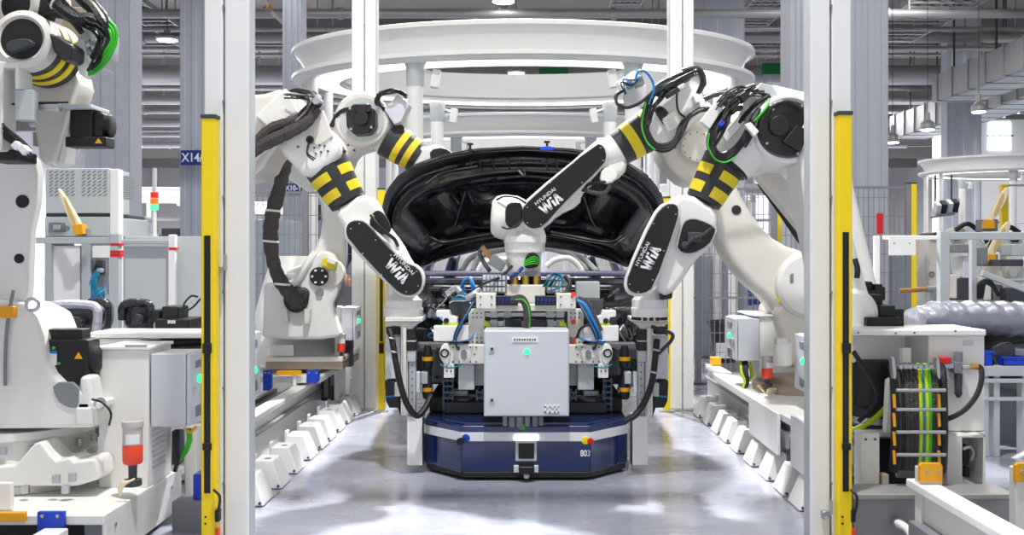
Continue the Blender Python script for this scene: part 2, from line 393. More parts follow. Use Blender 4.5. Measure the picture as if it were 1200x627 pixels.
# cable dress
obj('cable_sleeve', B().ptube([(270,205,6.0),(298,176,6.0),(322,163,5.98),(345,152,5.98),(360,142,5.99),(371,128,6.02)], [.040,.040,.038,.036,.032], wob=.05), 'sleeve', rb)
obj('cable_sleeve', B().ptube([(270,190,6.03),(297,168,6.0),(318,150,6.0),(340,143,6.0),(358,136,6.02)], .030, wob=.06), 'sleeve', rb)
for k, (dx, dy) in enumerate(((0,0),(3,2),(6,4),(-3,-1))):
    obj('cable', B().ptube([(346+dx,146+dy,6.0),(358+dx,130+dy,5.99),(370+dx,118+dy*.6,6.02),(366+dx*.5,109,6.1),(350+dx,106+dy,6.16),(336+dx,112+dy,6.2)], .010), 'cable', rb)
obj('cable_clamp', B().poly([(364,117),(372,112),(377,118),(369,124)], 5.95, 6.06, 1), 'steel', rb, bevel=.004)
obj('bracket_plate', B().poly([(352,150),(378,128),(390,160),(372,172)], 6.04, 6.075), 'cream', rb, bevel=.006)
obj('sensor_port', B().disc(363, 163.5, 6.03, 4.5, .05), 'matte', rb)
obj('screw', B().bolts([(368,173),(374,170),(380,171),(376,178),(370,180),(384,177),(345,154),(349,172)], 6.045, 1.3), 'dgrey', rb)
obj('hanging_cable_sleeve', B().ptube([(340,180,6.6),(334,195,6.6),(327,222,6.62),(320,248,6.64),(317,275,6.64),(320,305,6.64),(328,328,6.66),(342,346,6.7),(352,352,6.75),(355,344,6.9)], [.042,.044,.05,.05,.044,.048,.052,.045], wob=.07, seg=12), 'sleeve', rb)
st = B()
for y, x in ((247, 320), (283, 317), (333, 331)): st.torus(P(x, y, 6.64), (0.1, 0, 1), .047, .008, 20, 6)
obj('cable_strap', st, 'text', rb)
# lower arm, base
Y = 7.75
obj('lower_arm', B().poly([(352,190),(404,195),(406,262),(405,315),(396,361),(368,362),(345,340),(364,300),(378,268),(374,230)], Y, Y + .1, 1), 'robot', rb, bevel=.06, seg=4)
obj('arm_guard', B().poly([(376,345),(394,335),(404,318),(396,362),(378,364)], Y - .03, Y + .05, 1), 'mgrey', rb, bevel=.01)
obj('turret', B().poly([(306,388),(312,350),(322,325),(333,320),(345,322),(358,312),(366,300),(380,292),(394,300),(400,320),(396,345),(388,358),(396,385),(400,398),(306,398)], Y - .12, Y + .05, 1), 'robot', rb, bevel=.04, seg=3)
obj('turret_body', B().box(-1.98, -1.58, Y + .04, Y + .75, zat_(398, Y), zat_(330, Y)), 'robot', rb, bevel=.05)
obj('axis_disc', B().disc(373.5, 324, Y - .15, 11, .06), 'black', rb, bevel=.004)
obj('screw', B().bolts([(373.5+8*math.cos(k*1.047), 324+8*math.sin(k*1.047)) for k in range(6)], Y - .16, 1.4), 'text', rb)
obj('axis_cap', B().disc(374, 343, Y - .14, 4.6, .05), 'mgrey', rb, bevel=.003)
obj('sensor_block', B().poly([(377,304),(386,301),(394,306),(392,316),(384,315),(378,311)], Y - .2, Y - .1), 'stripe', rb, bevel=.004)
obj('sensor_plate', B().poly([(384,301),(395,306),(391,310),(383,307)], Y - .24, Y - .19), 'text', rb, bevel=.003)
obj('axis_housing', B().disc(386, 320, Y - .13, 17, .08, 36), 'cream', rb, bevel=.01)
obj('nameplate', B().pbox(339, 340, 350, 344, Y - .125, .01), 'dgrey', rb)
obj('hose_ring', B().torus(P(347, 351, Y - .16), (0.2, 1, 0), .075, .025, 24, 8), 'cable', rb)
obj('hose_guide', B().ptube([(326,322,7.6),(334,333,7.55),(346,330,7.6),(358,312,7.62),(370,296,7.66)], .03), 'robot', rb)
obj('turret_bracket', B().poly([(330,362),(336,362),(337,377),(331,379)], Y - .2, Y - .1).poly([(356,362),(363,362),(362,379),(357,380)], Y - .2, Y - .1), 'cream', rb, bevel=.004)
obj('base_block', B().poly([(314,378),(388,378),(388,396),(314,396)], Y - .05, Y + .65), 'cream', rb, bevel=.01)
obj('base_bell', B().lathe(P(352, 423, 8.2), (0, 0, 1), [(0, .40), (.05, .39), (.08, .35), (.15, .30), (.20, .27), (.26, .26), (.32, .26)], 40), 'robot', rb)
obj('base_plate', B().pbox(316, 404, 344, 417, 7.72, .05), 'robot', rb, bevel=.004)
obj('base_foot', B().pbox(310, 418, 402, 424, 7.75, .8), 'robot', rb, bevel=.01)
obj('sub_base', B().pbox(311, 423.5, 402, 433, 7.78, .76), 'tan', rb, bevel=.006)

# ---------- robot behind it, lifting the hood's far side
rd = thing('industrial_robot', (-2.12, 9.6, 0), 'robot behind the left robot, square black motor and striped wrist held behind the raised hood', 'robot', 'assembly robots')
Y = 7.4
obj('elbow_casting', B().poly([(385,150),(398,124),(420,113),(440,117),(455,132),(458,150),(447,166),(430,172),(412,178),(404,200),(392,205),(383,175)], Y - .05, Y + .35, 1), 'robot', rd, bevel=.05, seg=4)
obj('elbow_ring', B().lathe(P(424, 140, Y - .10), (0, 1, 0), [(0, .185), (.02, .2), (.12, .2), (.14, .18)], 40), 'cream', rd, bevel=.004)
obj('motor_recess', B().disc(424, 140, Y - .115, 26, .02, 36), 'panel', rd)
mo = obj('motor', B().poly([(405,122),(439,120),(440,156),(406,158)], Y - .26, Y - .10, 1), 'black', rd, bevel=.015, seg=3)
obj('motor_cap', B().disc(423, 138, Y - .30, 8.5, .06), 'black', mo, bevel=.005)
obj('motor_plug', B().pbox(415, 122, 434, 131, Y - .3, .08), 'black', mo, bevel=.006)
obj('screw', B().bolts([(410,127),(434,126),(411,151),(435,149)], Y - .262, 1.5), 'steel', mo)
obj('forearm', B().lathe(P(436, 150, Y + .05), P(475, 176, Y + .05) - P(436, 150, Y + .05), [(0, .12), (.02, .13), (.10, .135), (.105, .125), (.26, .122), (.27, .11)], 36), 'robot', rd)
sleeve(rd, (455, 162), (491, 186), Y + .05, 22.5, 18.5, [(.34, .52), (.66, .84)])
obj('wrist_arm', B().poly([(486,170),(500,172),(512,168),(530,178),(534,192),(520,206),(500,206),(482,198)], Y - .05, Y + .13, 1), 'robot', rd, bevel=.03, seg=3)
obj('wrist_cover', B().poly([(503,176),(520,172),(533,182),(528,192),(505,188)], Y - .09, Y - .04, 1), 'black', rd, bevel=.006)
jb = obj('junction_box', B().poly([(450,128),(466,110),(480,122),(470,142),(462,146)], Y - .12, Y + .06), 'cab', rd, bevel=.006)
obj('cable', B().ptube([(453,128,7.3),(440,120,7.28),(446,108,7.26),(462,107,7.26),(474,112,7.28)], .008), 'cable', rd)
obj('cable', B().ptube([(450,130,7.3),(441,112,7.28),(455,110,7.25),(470,108,7.26),(476,116,7.28)], .007), 'cable', rd)
obj('cable_sleeve', B().ptube([(388,148,7.35),(396,134,7.3),(408,128,7.27),(418,133,7.2)], .016), 'cable', rd)
obj('screw', B().bolts([(446,160),(440,168),(455,150),(462,148),(400,178),(396,190),(415,176),(408,170)], Y - .055, 1.3), 'dgrey', rd)
obj('shoulder_link', B().bar((-1.62, 7.7, 2.2), (-1.66, 8.95, 2.15), .3, .3), 'robot', rd, bevel=.05)
obj('lower_arm', B().poly([(378,180),(403,182),(402,240),(394,290),(390,330),(370,335),(378,260)], Y + 1.3, Y + 1.6, 1), 'robot', rd, bevel=.05, seg=3)
obj('turret', B().lathe((-2.12, 9.6, .55), (0, 0, 1), [(0, .36), (.2, .38), (.5, .3), (.75, .22)], 32), 'robot', rd)
obj('base', B().lathe((-2.12, 9.6, 0), (0, 0, 1), [(0, .5), (.3, .5), (.34, .42), (.56, .38)], 32), 'robot', rd)
obj('arm_root', B().bar((-1.76, 8.85, 1.12), (-2.12, 9.6, 1.05), .26, .26), 'robot', rd, bevel=.04)

# ---------- robot carrying the middle gripper, reaching in from the right
rc = thing('industrial_robot', P(930, 430, 7.3), 'robot reaching across to the middle, holding the big gripper in front of the hood', 'robot', 'assembly robots')
Y = 6.5
obj('elbow_casting', B().poly([(772,176),(776,150),(798,128),(820,112),(838,122),(846,150),(842,190),(828,214),(806,216),(786,198)], Y - .02, Y + .42, 1), 'cream', rc, bevel=.05, seg=4)
obj('gear_cover', B().lathe(P(817, 171, Y - .06), (0, 1, 0), [(0, .095), (.012, .105), (.06, .105)], 40), 'cream', rc, bevel=.003)
obj('screw', B().bolts([(817+16*math.cos(k*.5236), 171+16*math.sin(k*.5236)) for k in range(12)], Y - .062, 1.0), 'mgrey', rc)
obj('forearm_box', B().poly([(757,128),(803,78),(824,88),(826,128),(800,158),(778,172),(762,166)], Y - .14, Y + .2), 'robot', rc, bevel=.025, seg=3)
obj('square_port', B().poly([(775,139),(791,128),(800,145),(783,155)], Y - .165, Y - .13), 'robot', rc, bevel=.006)
obj('port_recess', B().poly([(780,140),(790,134),(795,144),(785,150)], Y - .168, Y - .14), 'cream', rc, bevel=.004)
obj('collar_root', B().lathe(P(781, 138, Y), P(745, 164, Y) - P(781, 138, Y), [(0, .15), (.02, .165), (.06, .165), (.07, .14)], 40), 'grip', rc)
sleeve(rc, (766, 149), (724, 175), Y, 25, 20.5, [(.02, .21), (.50, .74)])
obj('sleeve_tip', B().lathe(P(727, 173, Y), P(700, 190, Y) - P(727, 173, Y), [(0, .108), (.06, .106), (.12, .098), (.17, .07)], 36), 'robot', rc)
obj('wrist_arm', B().poly([(596,262),(604,244),(626,230),(640,226),(655,204),(678,182),(704,160),(718,162),(738,190),(731,205),(716,214),(694,216),(682,228),(680,240),(655,252),(640,266),(620,272)], Y - .08, Y + .13, 1), 'robot', rc, bevel=.035, seg=4)
obj('wrist_boss', B().poly([(706,196),(718,196),(726,206),(716,216),(702,214)], Y - .16, Y - .06, 1), 'robot', rc, bevel=.015)
obj('wrist_motor', B().lathe(P(700, 214, Y + .02), (.3, -1, .1), [(0, .07), (.12, .07), (.13, .05)], 24), 'matte', rc)
obj('wrist_hose', B().ptube([(684,222,6.4),(696,226,6.36),(708,226,6.36),(714,218,6.36),(711,207,6.38)], .014), 'sleeve', rc)
obj('wrist_cable', B().ptube([(682,224,6.4),(690,216,6.38),(704,214,6.34),(712,212,6.36)], .01), 'cable', rc)
obj('wrist_rim', B().poly([(699,166),(710,169),(714,183),(709,196),(661,243),(640,268),(622,271),(609,261),(608,246),(619,231)], Y - .12, Y - .07, 1), 'robot', rc, bevel=.012)
cover(rc, [(698.6,167.6),(708,171),(711.2,182.7),(707,193.3),(658,240.3),(637,265.5),(622,268.6),(612,259),(611,246),(621.8,232.7)], Y - .155)
obj('screw', B().bolts([(704,173),(707,188),(682,214),(655,239),(634,263),(618,261),(618,243),(645,214),(672,191)], Y - .155, .9), 'steel', rc)
logo(rc, 646, 238, Y - .16, (24, -19), 12)
obj('wrist_knuckle', B().lathe(P(614, 256, Y + .02), (-1, 0, .06), [(0, .12), (.05, .14), (.13, .145), (.18, .13), (.205, .10), (.21, .05)], 36), 'robot', rc)
obj('knuckle_cover', B().poly([(592,240),(602,236),(612,237),(612,258),(607,268),(592,266)], Y - .145, Y - .10, 1), 'black', rc, bevel=.012)
obj('knuckle_cable', B().ptube([(588,266,6.36),(596,268,6.35),(606,264,6.35),(612,258,6.36)], .006), 'cable', rc)
obj('knuckle_cable', B().ptube([(582,234,6.42),(592,230,6.36),(606,232,6.34),(616,238,6.36)], .007), 'cable', rc)
obj('wrist_neck', B().poly([(606,262),(632,262),(640,272),(640,290),(592,290),(592,274)], Y - .09, Y + .12, 1), 'robot', rc, bevel=.02)
obj('tool_flange', B().lathe(P(615, 296, Y), (0, 0, 1), [(0, .125), (.06, .13), (.065, .134), (.10, .134), (.115, .11), (.15, .09)], 40), 'robot', rc)
tf = obj('flange_housing', B().lathe(P(614, 319, Y), (0, 0, 1), [(0, .098), (.02, .105), (.125, .112)], 40), 'robot', rc)
obj('housing_opening', B().poly([(614,307),(618,297),(626,295),(632,300),(633,309),(629,314),(615,315)], Y - .125, Y - .095, 1), 'matte', tf, bevel=.004)
for k in range(4): obj('green_wire', B().ptube([(614,307+k*1.6,6.36),(620,303+k*2.2,6.352),(627,301+k*2.6,6.352),(632,304+k*2,6.37)], .0035), 'green', tf)
# cable dress
for k, o_ in enumerate((0, 3, 6)):
    obj('hose', B().ptube([(806+o_*.3,84+o_*.6,6.36),(790,90+o_,6.3),(770,101+o_,6.28),(758+o_*.8,120,6.26),(753+o_*.8,146,6.26),(760+o_*.6,166-o_*.5,6.26),(772,176-o_,6.27),(786,174-o_,6.29),(796-o_*.5,160,6.3),(801-o_*.5,146,6.32),(810,134,6.36)], .0135), 'cable', rc)
obj('hose', B().ptube([(800,84,6.36),(814,80,6.34),(822,86,6.34),(824,98,6.36),(816,112,6.38),(812,122,6.42)], .02), 'cable', rc)
obj('hose', B().ptube([(770,112,6.3),(778,104,6.28),(792,98,6.3),(806,90,6.34)], .026), 'cable', rc)
obj('green_wire', B().ptube([(757,120,6.25),(752,146,6.245),(758,166,6.245),(768,176,6.25)], .005), 'green', rc)
obj('hose_clamp', B().poly([(812,112),(818,109),(822,118),(816,121)], 6.28, 6.38).poly([(819,118),(826,116),(827,125),(821,126)], 6.28, 6.38), 'robot', rc, bevel=.005)
obj('cable', B().ptube([(795,98,6.3),(793,114,6.3),(795,130,6.31),(803,138,6.34)], .007), 'cable', rc)
jb = obj('junction_box', B().hexa([tuple(P(x, y, yy)) for x, y, yy in ((722,98,6.3),(732,124,6.22),(757,126,6.4),(752,102,6.5),(722,96,6.3),(732,103,6.22),(757,100,6.4),(744,82,6.5))]), 'cab', rc, bevel=.004)
obj('connector', B().poly([(733,96),(740,92),(744,100),(737,104)], 6.2, 6.28).poly([(742,92),(752,88),(756,98),(746,102)], 6.22, 6.3), 'mgrey', jb, bevel=.004)
obj('cable', B().ptube([(730,106,6.2),(722,112,6.2),(724,122,6.18),(736,126,6.18),(752,119,6.2),(764,108,6.24)], .011), 'cable', jb)
obj('blue_cable', B().ptube([(745,92,6.2),(748,84,6.2),(756,84,6.2),(764,94,6.22),(766,106,6.22),(760,122,6.24)], .0075), 'bluetube', jb)
obj('dress_rail', B().ptube([(812,124,6.5),(835,112,6.5),(862,108,6.5),(885,100,6.5)], .016), 'cable', rc)
# lower arm and base
Y = 6.95
obj('lower_arm', B().poly([(803,182),(828,170),(850,188),(868,225),(890,262),(915,286),(948,296),(962,330),(955,372),(935,392),(915,385),(900,352),(872,330),(842,288),(838,262)], Y, Y + .3, 1), 'cream', rc, bevel=.07, seg=4)
obj('arm_hole', B().disc(863, 246, Y - .006, 5.6, .05), 'matte', rc)
obj('axis_ring', B().lathe(P(950, 334, Y - .06), (0, 1, 0), [(0, .20), (.02, .225), (.08, .23)], 44), 'robot', rc, bevel=.004)
obj('axis_slot', B().poly([(926,322),(930,320),(930,331),(926,332)], Y - .066, Y - .02), 'mgrey', rc, bevel=.002)
obj('arm_foot', B().poly([(905,355),(950,345),(950,430),(921,430),(920,410),(912,388)], Y - .02, Y + .5, 1), 'cream', rc, bevel=.04, seg=3)
obj('turret', B().poly([(905,420),(918,395),(960,370),(1010,380),(1015,430),(905,430)], Y + .05, Y + .8, 1), 'robot', rc, bevel=.03)
obj('base_bell', B().lathe(P(955, 452, 7.4), (0, 0, 1), [(0, .42), (.05, .40), (.1, .34), (.2, .3)], 36), 'cream', rc)
obj('warning_mark', B().poly([(909,349),(916,348),(913,355)], Y - .03, Y - .01), 'yellow', rc)

# ---------- right front robot: its base stands behind the right portal post
re_ = thing('industrial_robot', (2.25, 5.35, .24), 'right front robot with big round black motor, black cover pointing down left', 'robot', 'assembly robots')
Y = 5.9
obj('elbow_casting', B().poly([(868,128),(880,112),(905,97),(925,102),(950,108),(965,130),(968,180),(950,200),(920,196),(895,202),(878,196)], Y + .02, Y + .42, 1), 'robot', re_, bevel=.05, seg=4)
obj('motor_ring', B().lathe(P(925, 150, Y - .22), (0, 1, 0), [(0, .178), (.015, .195), (.10, .205), (.24, .205)], 48), 'robot', re_)
obj('motor_recess', B().disc(925, 150, Y - .226, 35.5, .03, 48), 'mgrey', re_)
mo = obj('motor', B().lathe(P(923, 150, Y - .27), (0, 1, 0), [(0, .13), (.01, .155), (.05, .16)], 36), 'black', re_)
obj('motor_cap', B().disc(914, 147, Y - .31, 12, .06), 'black', mo, bevel=.006)
obj('motor_box', B().poly([(917,166),(934,146),(950,154),(938,178)], Y - .31, Y - .25), 'black', mo, bevel=.008)
obj('motor_cable', B().ptube([(898,142,5.61),(904,126,5.6),(922,119,5.6),(940,128,5.61)], .012), 'cable', mo)
obj('screw', B().bolts([(899,168),(906,128),(935,180),(940,124)], Y - .272, 1.6), 'steel', mo)
obj('forearm', B().lathe(P(892, 148, Y), P(840, 206, Y) - P(892, 148, Y), [(0, .16), (.03, .18), (.12, .185), (.14, .165), (.26, .15), (.30, .135)], 40), 'robot', re_)
obj('forearm_plate', B().poly([(872,118),(892,97),(905,100),(912,110),(880,150),(866,140)], Y - .17, Y - .02), 'panel', re_, bevel=.006)
obj('collar_rim', B().lathe(P(859, 183, Y), P(824, 236, Y) - P(859, 183, Y), [(0, .12), (.012, .137), (.075, .140), (.085, .125)], 40), 'matte', re_)
sleeve(re_, (850, 189), (824, 236), Y, 26.5, 21, [(.26, .48), (.66, .90)], gap=14, turn=14)
obj('wrist_arm', B().poly([(805,224),(844,248),(842,264),(836,288),(815,306),(800,330),(786,347),(770,345),(768,300),(776,262),(786,234)], Y - .1, Y + .12, 1), 'robot', re_, bevel=.04, seg=4)
obj('wrist_opening', B().poly([(793,290),(799,266),(806,257),(818,257),(838,266),(838,274),(830,288),(812,297),(799,296)], Y - .125, Y - .09, 1), 'matte', re_, bevel=.006)
obj('opening_rim', B().ptube([(793,290,5.775),(799,266,5.775),(806,257,5.775),(818,257,5.775),(838,266,5.775),(838,274,5.775),(830,288,5.775),(812,297,5.775),(799,296,5.775),(793,290,5.775)], .0035), 'panel', re_)
obj('wrist_part', B().pbox(806, 272, 822, 284, Y - .16, .05).disc(803, 287, Y - .16, 4, .04), 'dgrey', re_, bevel=.004)
obj('wrist_cable', B().ptube([(804,288,5.74),(812,280,5.73),(822,276,5.73),(833,268,5.76)], .009), 'sleeve', re_)
obj('wrist_rim', B().poly([(778,236),(795,236),(799,248),(794,267),(768,341),(754,348),(739,347),(731,338),(733,321),(764,252)], Y - .13, Y - .08, 1), 'robot', re_, bevel=.012)
cover(re_, [(780,239),(793,239),(796,248),(791.8,264.4),(766,337),(754.7,344),(741,343),(735,336),(736.5,322),(767,254)], Y - .165)
obj('screw', B().bolts([(783,243),(792,251),(778,294),(765,328),(748,342),(738,333),(752,290),(766,262)], Y - .165, .9), 'steel', re_)
logo(re_, 763, 302, Y - .17, (14, -27), 12.5)
obj('tool_flange', B().lathe(P(761, 371, Y + .1), (0, 0, 1), [(0, .105), (.05, .108), (.055, .103), (.10, .103), (.115, .09), (.16, .07)], 36), 'robot', re_)
fb = B()
for k in range(16): fb.cyl(P(761, 371, Y + .1) + Vector((.095*math.cos(k*.3927), .095*math.sin(k*.3927), -.018)), P(761, 371, Y + .1) + Vector((.095*math.cos(k*.3927), .095*math.sin(k*.3927), .001)), .012, seg=8)
obj('bolt_circle', fb, 'matte', re_)
obj('wrist_bracket', B().poly([(776,320),(790,318),(788,350),(775,352)], Y - .05, Y + .1), 'matte', re_, bevel=.01)
# cable dress
for k, o_ in enumerate((0, 3.5, 7)):
    obj('hose', B().ptube([(890-o_*.4,128+o_*.4,5.7),(882-o_*.3,144,5.68),(872,164-o_*.5,5.68),(860,180-o_*.7,5.7),(846,187-o_*.8,5.71),(834+o_*.5,178-o_*.3,5.72),(831+o_*.7,162,5.73),(838+o_*.5,144,5.74),(848+o_*.4,130,5.78),(860,118+o_*.4,5.82)], .016), 'cable', re_)
obj('green_wire', B().ptube([(901,116,5.66),(898,126,5.64),(890,136,5.64),(884,142,5.66)], .007), 'green', re_)
obj('green_wire', B().ptube([(831,156,5.7),(830,172,5.69),(838,186,5.69),(850,190,5.69),(862,184,5.69)], .005), 'green', re_)
obj('hose', B().ptube([(902,112,5.7),(888,120,5.7),(874,134,5.72),(866,144,5.74)], .013), 'cable', re_)
obj('hose', B().ptube([(905,115,5.72),(905,125,5.69),(896,140,5.68),(884,154,5.68),(872,172,5.68)], .012), 'cable', re_)
obj('dress_plate', B().poly([(821,142),(846,110),(853,118),(832,151)], Y - .19, Y - .13), 'robot', re_, bevel=.005)
obj('dress_plate', B().poly([(845,158),(872,130),(876,140),(852,166)], Y - .17, Y - .12), 'robot', re_, bevel=.005)
obj('hose_clamp', B().poly([(872,146),(880,143),(890,154),(884,160)], Y - .27, Y - .15), 'robot', re_, bevel=.005)
cn = B()
for x, y in ((852,120),(858,113),(866,108),(872,116),(862,124),(868,126),(856,128)): cn.disc(x, y, 5.66 + random.random()*.05, 3.2, .06, 10)
obj('connector_cluster', cn, 'matte', re_, bevel=.004)
for k in range(4): obj('cable', B().ptube([(858+k*3,112-k,5.68),(852+k*2,126,5.67),(846+k*2,142,5.68),(838+k*2,160,5.7)], .008), 'cable', re_)
obj('blue_plug', B().poly([(842,146),(846,140),(850,143),(846,149)], 5.62, 5.68), 'blue', re_, bevel=.003)
obj('support_strut', B().bar(P(884, 188, 6.35), P(975, 300, 6.3), .13, .12), 'cream', re_, bevel=.02)
obj('strut_damper', B().ptube([(890,214,6.42),(912,244,6.42),(940,285,6.42),(960,310,6.42)], .02), 'matte', re_)
# rear arm, turret and base to the right of the post
obj('lower_arm', B().poly([(938,130),(985,130),(1010,250),(1030,330),(1040,395),(975,395),(958,300),(940,220)], 5.6, 5.95, 1), 'robot', re_, bevel=.06, seg=4)
obj('arm_shell', B().poly([(994,262),(1003,290),(1014,330),(1027,372),(1030,388),(1014,390),(1008,352),(998,334),(985,330),(985,270)], 5.1, 5.3, 1), 'robot', re_, bevel=.03, seg=3)
obj('axis_ring', B().lathe(P(1000, 368, 5.05), (0.1, 1, 0), [(0, .10), (.02, .125), (.1, .13)], 36), 'robot', re_, bevel=.004)
obj('shell_plug', B().ptube([(1002,304,5.08),(1005,316,5.06),(1004,326,5.06)], .014), 'matte', re_)
for x0, y0, x1, y1, Y_, d in ((1010,341,1034,356,5.25,.2),(1026,336,1038,352,5.3,.15),(1007,330,1023,342,5.3,.12),(1025,333,1035,362,5.28,.1),(1031,358,1050,372,5.05,.2),(1048,362,1060,388,5.08,.18),(1016,372,1060,388,5.0,.25),(1018,345,1034,374,5.12,.16)):
    obj('motor', B().pbox(x0, y0, x1, y1, Y_, d), 'matte', re_, bevel=.008)
obj('turret', B().poly([(985,394),(1050,392),(1062,420),(1058,470),(985,470)], 5.2, 5.8, 1), 'robot', re_, bevel=.03)
obj('gear_motor', B().lathe(P(1025, 505, 5.0), (0, 0, 1), [(0, .13), (.04, .13), (.05, .11), (.12, .11), (.13, .095), (.34, .095), (.35, .06)], 28), 'matte', re_)
obj('gear_motor', B().lathe(P(1008, 495, 5.1), (0, 0, 1), [(0, .08), (.1, .085), (.3, .085), (.31, .05)], 24), 'matte', re_)
obj('gear_motor_collar', B().lathe(P(1025, 507, 5.0), (0, 0, 1), [(0, .135), (.05, .135)], 28), 'navy', re_)
obj('gear_motor_band', B().lathe(P(1025, 494, 5.0), (0, 0, 1), [(0, .118), (.03, .118)], 28), 'steel', re_)
obj('base', B().lathe((2.05, 5.5, .22), (0, 0, 1), [(0, .4), (.1, .4), (.14, .34), (.4, .32)], 36), 'cream', re_)

# ---------- big robot at the left edge, cut by the picture's border
ra = thing('industrial_robot', (-2.4, 4.95, .22), 'large left edge robot on white deck, black motor with yellow warning triangle', 'robot', 'assembly robots')
Y = 4.65
obj('lower_arm', B().poly([(-60,170),(38,182),(42,205),(40,238),(33,272),(31,330),(29,356),(-60,358)], Y, Y + .1, 0), 'robot', ra, bevel=.03, seg=3)
obj('arm_hole', B().lathe(P(26, 236, Y - .004), (0, 1, 0), [(0, .03), (.05, .03)], 24), 'matte', ra)
obj('arm_hole', B().lathe(P(22, 303, Y - .004), (0, 1, 0), [(0, .022), (.05, .022)], 24), 'matte', ra)
obj('elbow_casting', B().poly([(-40,40),(30,60),(70,70),(96,92),(84,125),(70,192),(46,196),(40,152),(36,120),(-40,120)], Y - .06, Y + .12, 1), 'cream', ra, bevel=.03, seg=3)
obj('upper_housing', B().poly([(-60,-60),(55,-60),(58,10),(52,24),(30,26),(10,30),(-60,50)], Y + .1, Y + .3, 1), 'panel', ra, bevel=.04, seg=3)
obj('housing_band', B().lathe(P(10, 2, Y - .02), (0.35, 1, 0), [(0, .15), (.06, .17), (.2, .17)], 36), 'cream', ra)
obj('housing_ring', B().lathe(P(17, 4, Y - .04), (0.35, 1, 0), [(0, .075), (.04, .13), (.12, .13)], 36), 'matte', ra)
a = P(26, 46, 4.32); d = (P(62, 68, 4.62) - a)
obj('forearm_ring', B().lathe(a, d, [(0, .085), (-.012, .10), (.0, .125), (.07, .127), (.08, .118)], 44), 'cream', ra)
obj('forearm_bore', B().lathe(a, d, [(-.006, .086), (.05, .086)], 36), 'matte', ra)
obj('bore_arm', B().poly([(6,48),(30,44),(40,50),(28,56),(8,62)], 4.26, 4.30, 1), 'dgrey', ra, bevel=.006)
obj('collar', B().lathe(a, d, [(.07, .115), (.08, .126), (.26, .148), (.27, .12)], 48), 'grip', ra)
for t0, t1 in ((.11, .145), (.18, .215)): obj('hazard_stripe', B().band(a, d, t0, t1, .126 + (t0-.08)*.122, .126 + (t1-.08)*.122, .004, -150, 60, 36), 'stripe', ra)
obj('collar_block', B().poly([(56,38),(68,42),(84,52),(83,68),(74,72),(62,60)], 4.28, 4.42), 'grip', ra, bevel=.012)
cb = obj('connector_block', B().poly([(90,48),(101,18),(114,30),(113,62),(106,74),(96,68)], Y - .2, Y + .05), 'panel', ra, bevel=.008)
obj('bracket_plate', B().poly([(86,50),(98,46),(104,72),(99,92),(92,86),(88,66)], Y - .24, Y - .18), 'robot', ra, bevel=.005)
pl = B()
for x, y in ((103,44),(109,46),(103,53),(109,56),(104,62),(110,38)): pl.disc(x, y, Y - .24, 2.6, .05, 10)
obj('connector', pl, 'steel', cb)
obj('back_plate', B().poly([(56,8),(100,8),(100,48),(74,40),(56,24)], Y + .08, Y + .16), 'tan', ra, bevel=.006)
for pts, r in (([(52,-12,4.4),(64,2,4.36),(78,14,4.33),(92,22,4.33),(106,22,4.34),(118,30,4.36)], .028), ([(86,-14,4.42),(97,0,4.38),(108,10,4.36),(116,22,4.35),(123,34,4.36),(120,52,4.38),(112,70,4.4)], .026), ([(54,18,4.45),(70,18,4.4),(84,24,4.37),(96,38,4.37)], .014), ([(96,-10,4.45),(112,6,4.4),(124,22,4.38),(128,40,4.38),(122,60,4.4)], .018)):
    obj('hose', B().ptube(pts, r), 'cable', ra)
for o_ in (0, 3, 6): obj('green_wire', B().ptube([(128-o_*.4,24+o_,4.36),(136-o_,34+o_,4.34),(136-o_,50,4.34),(128-o_,68-o_,4.34),(116-o_*.5,82-o_,4.36),(104,88-o_,4.38)], .0065), 'green', ra)
obj('hose_strap', B().torus(P(66, 3, 4.35), (1, 0, -.8), .03, .005, 18, 6), 'text', ra)
mo = obj('motor', B().pbox(81, 128, 108, 166, Y - .12, .12), 'black', ra, bevel=.012, seg=3)
obj('motor_neck', B().pbox(107, 131, 120, 161, Y - .1, .1), 'black', mo, bevel=.01)
obj('motor_cap', B().lathe(P(119, 148, Y - .05), (1, 0, 0), [(0, .052), (.045, .052), (.05, .045)], 24), 'black', mo)
obj('motor_box', B().pbox(76, 160, 124, 172, Y - .14, .1), 'matte', mo, bevel=.006)
obj('warning_triangle', B().poly([(111,168),(115,162),(119.5,168)], Y - .144, Y - .13), 'amber', mo)
obj('motor_shelf', B().pbox(72, 122, 107, 127, Y - .16, .2), 'panel', ra, bevel=.004)
obj('motor_guard', B().poly([(84,125),(74,165),(68,192),(76,192)], Y - .08, Y + .02), 'robot', ra, bevel=.004)
obj('side_bracket', B().poly([(-30,70),(22,73),(23,104),(17,104),(17,80),(4,80),(2,176),(-30,178)], 4.3, 4.42), 'robot', ra, bevel=.006)
obj('side_plate', B().pbox(17, 105, 39, 141, 4.32, .05), 'panel', ra, bevel=.004)
obj('cylinder', B().cyl(P(39, 124.5, 4.4), P(71, 124.5, 4.4), .022), 'steel', ra)
obj('piston_rod', B().cyl(P(-20, 123, 4.38), P(80, 120, 4.38), .0042, seg=10), 'matte', ra)
obj('hose', B().ptube([(-10,150,4.35),(8,158,4.33),(20,166,4.33),(32,178,4.36)], .024), 'cable', ra)
obj('hose_clip', B().bar(P(18, 168, 4.28), P(24, 174, 4.28), .03, .05).bar(P(26, 172, 4.28), P(33, 180, 4.28), .03, .05), 'text', ra, bevel=.004)
obj('black_block', B().pbox(-20, 175, 18, 188, 4.36, .2), 'matte', ra, bevel=.008)
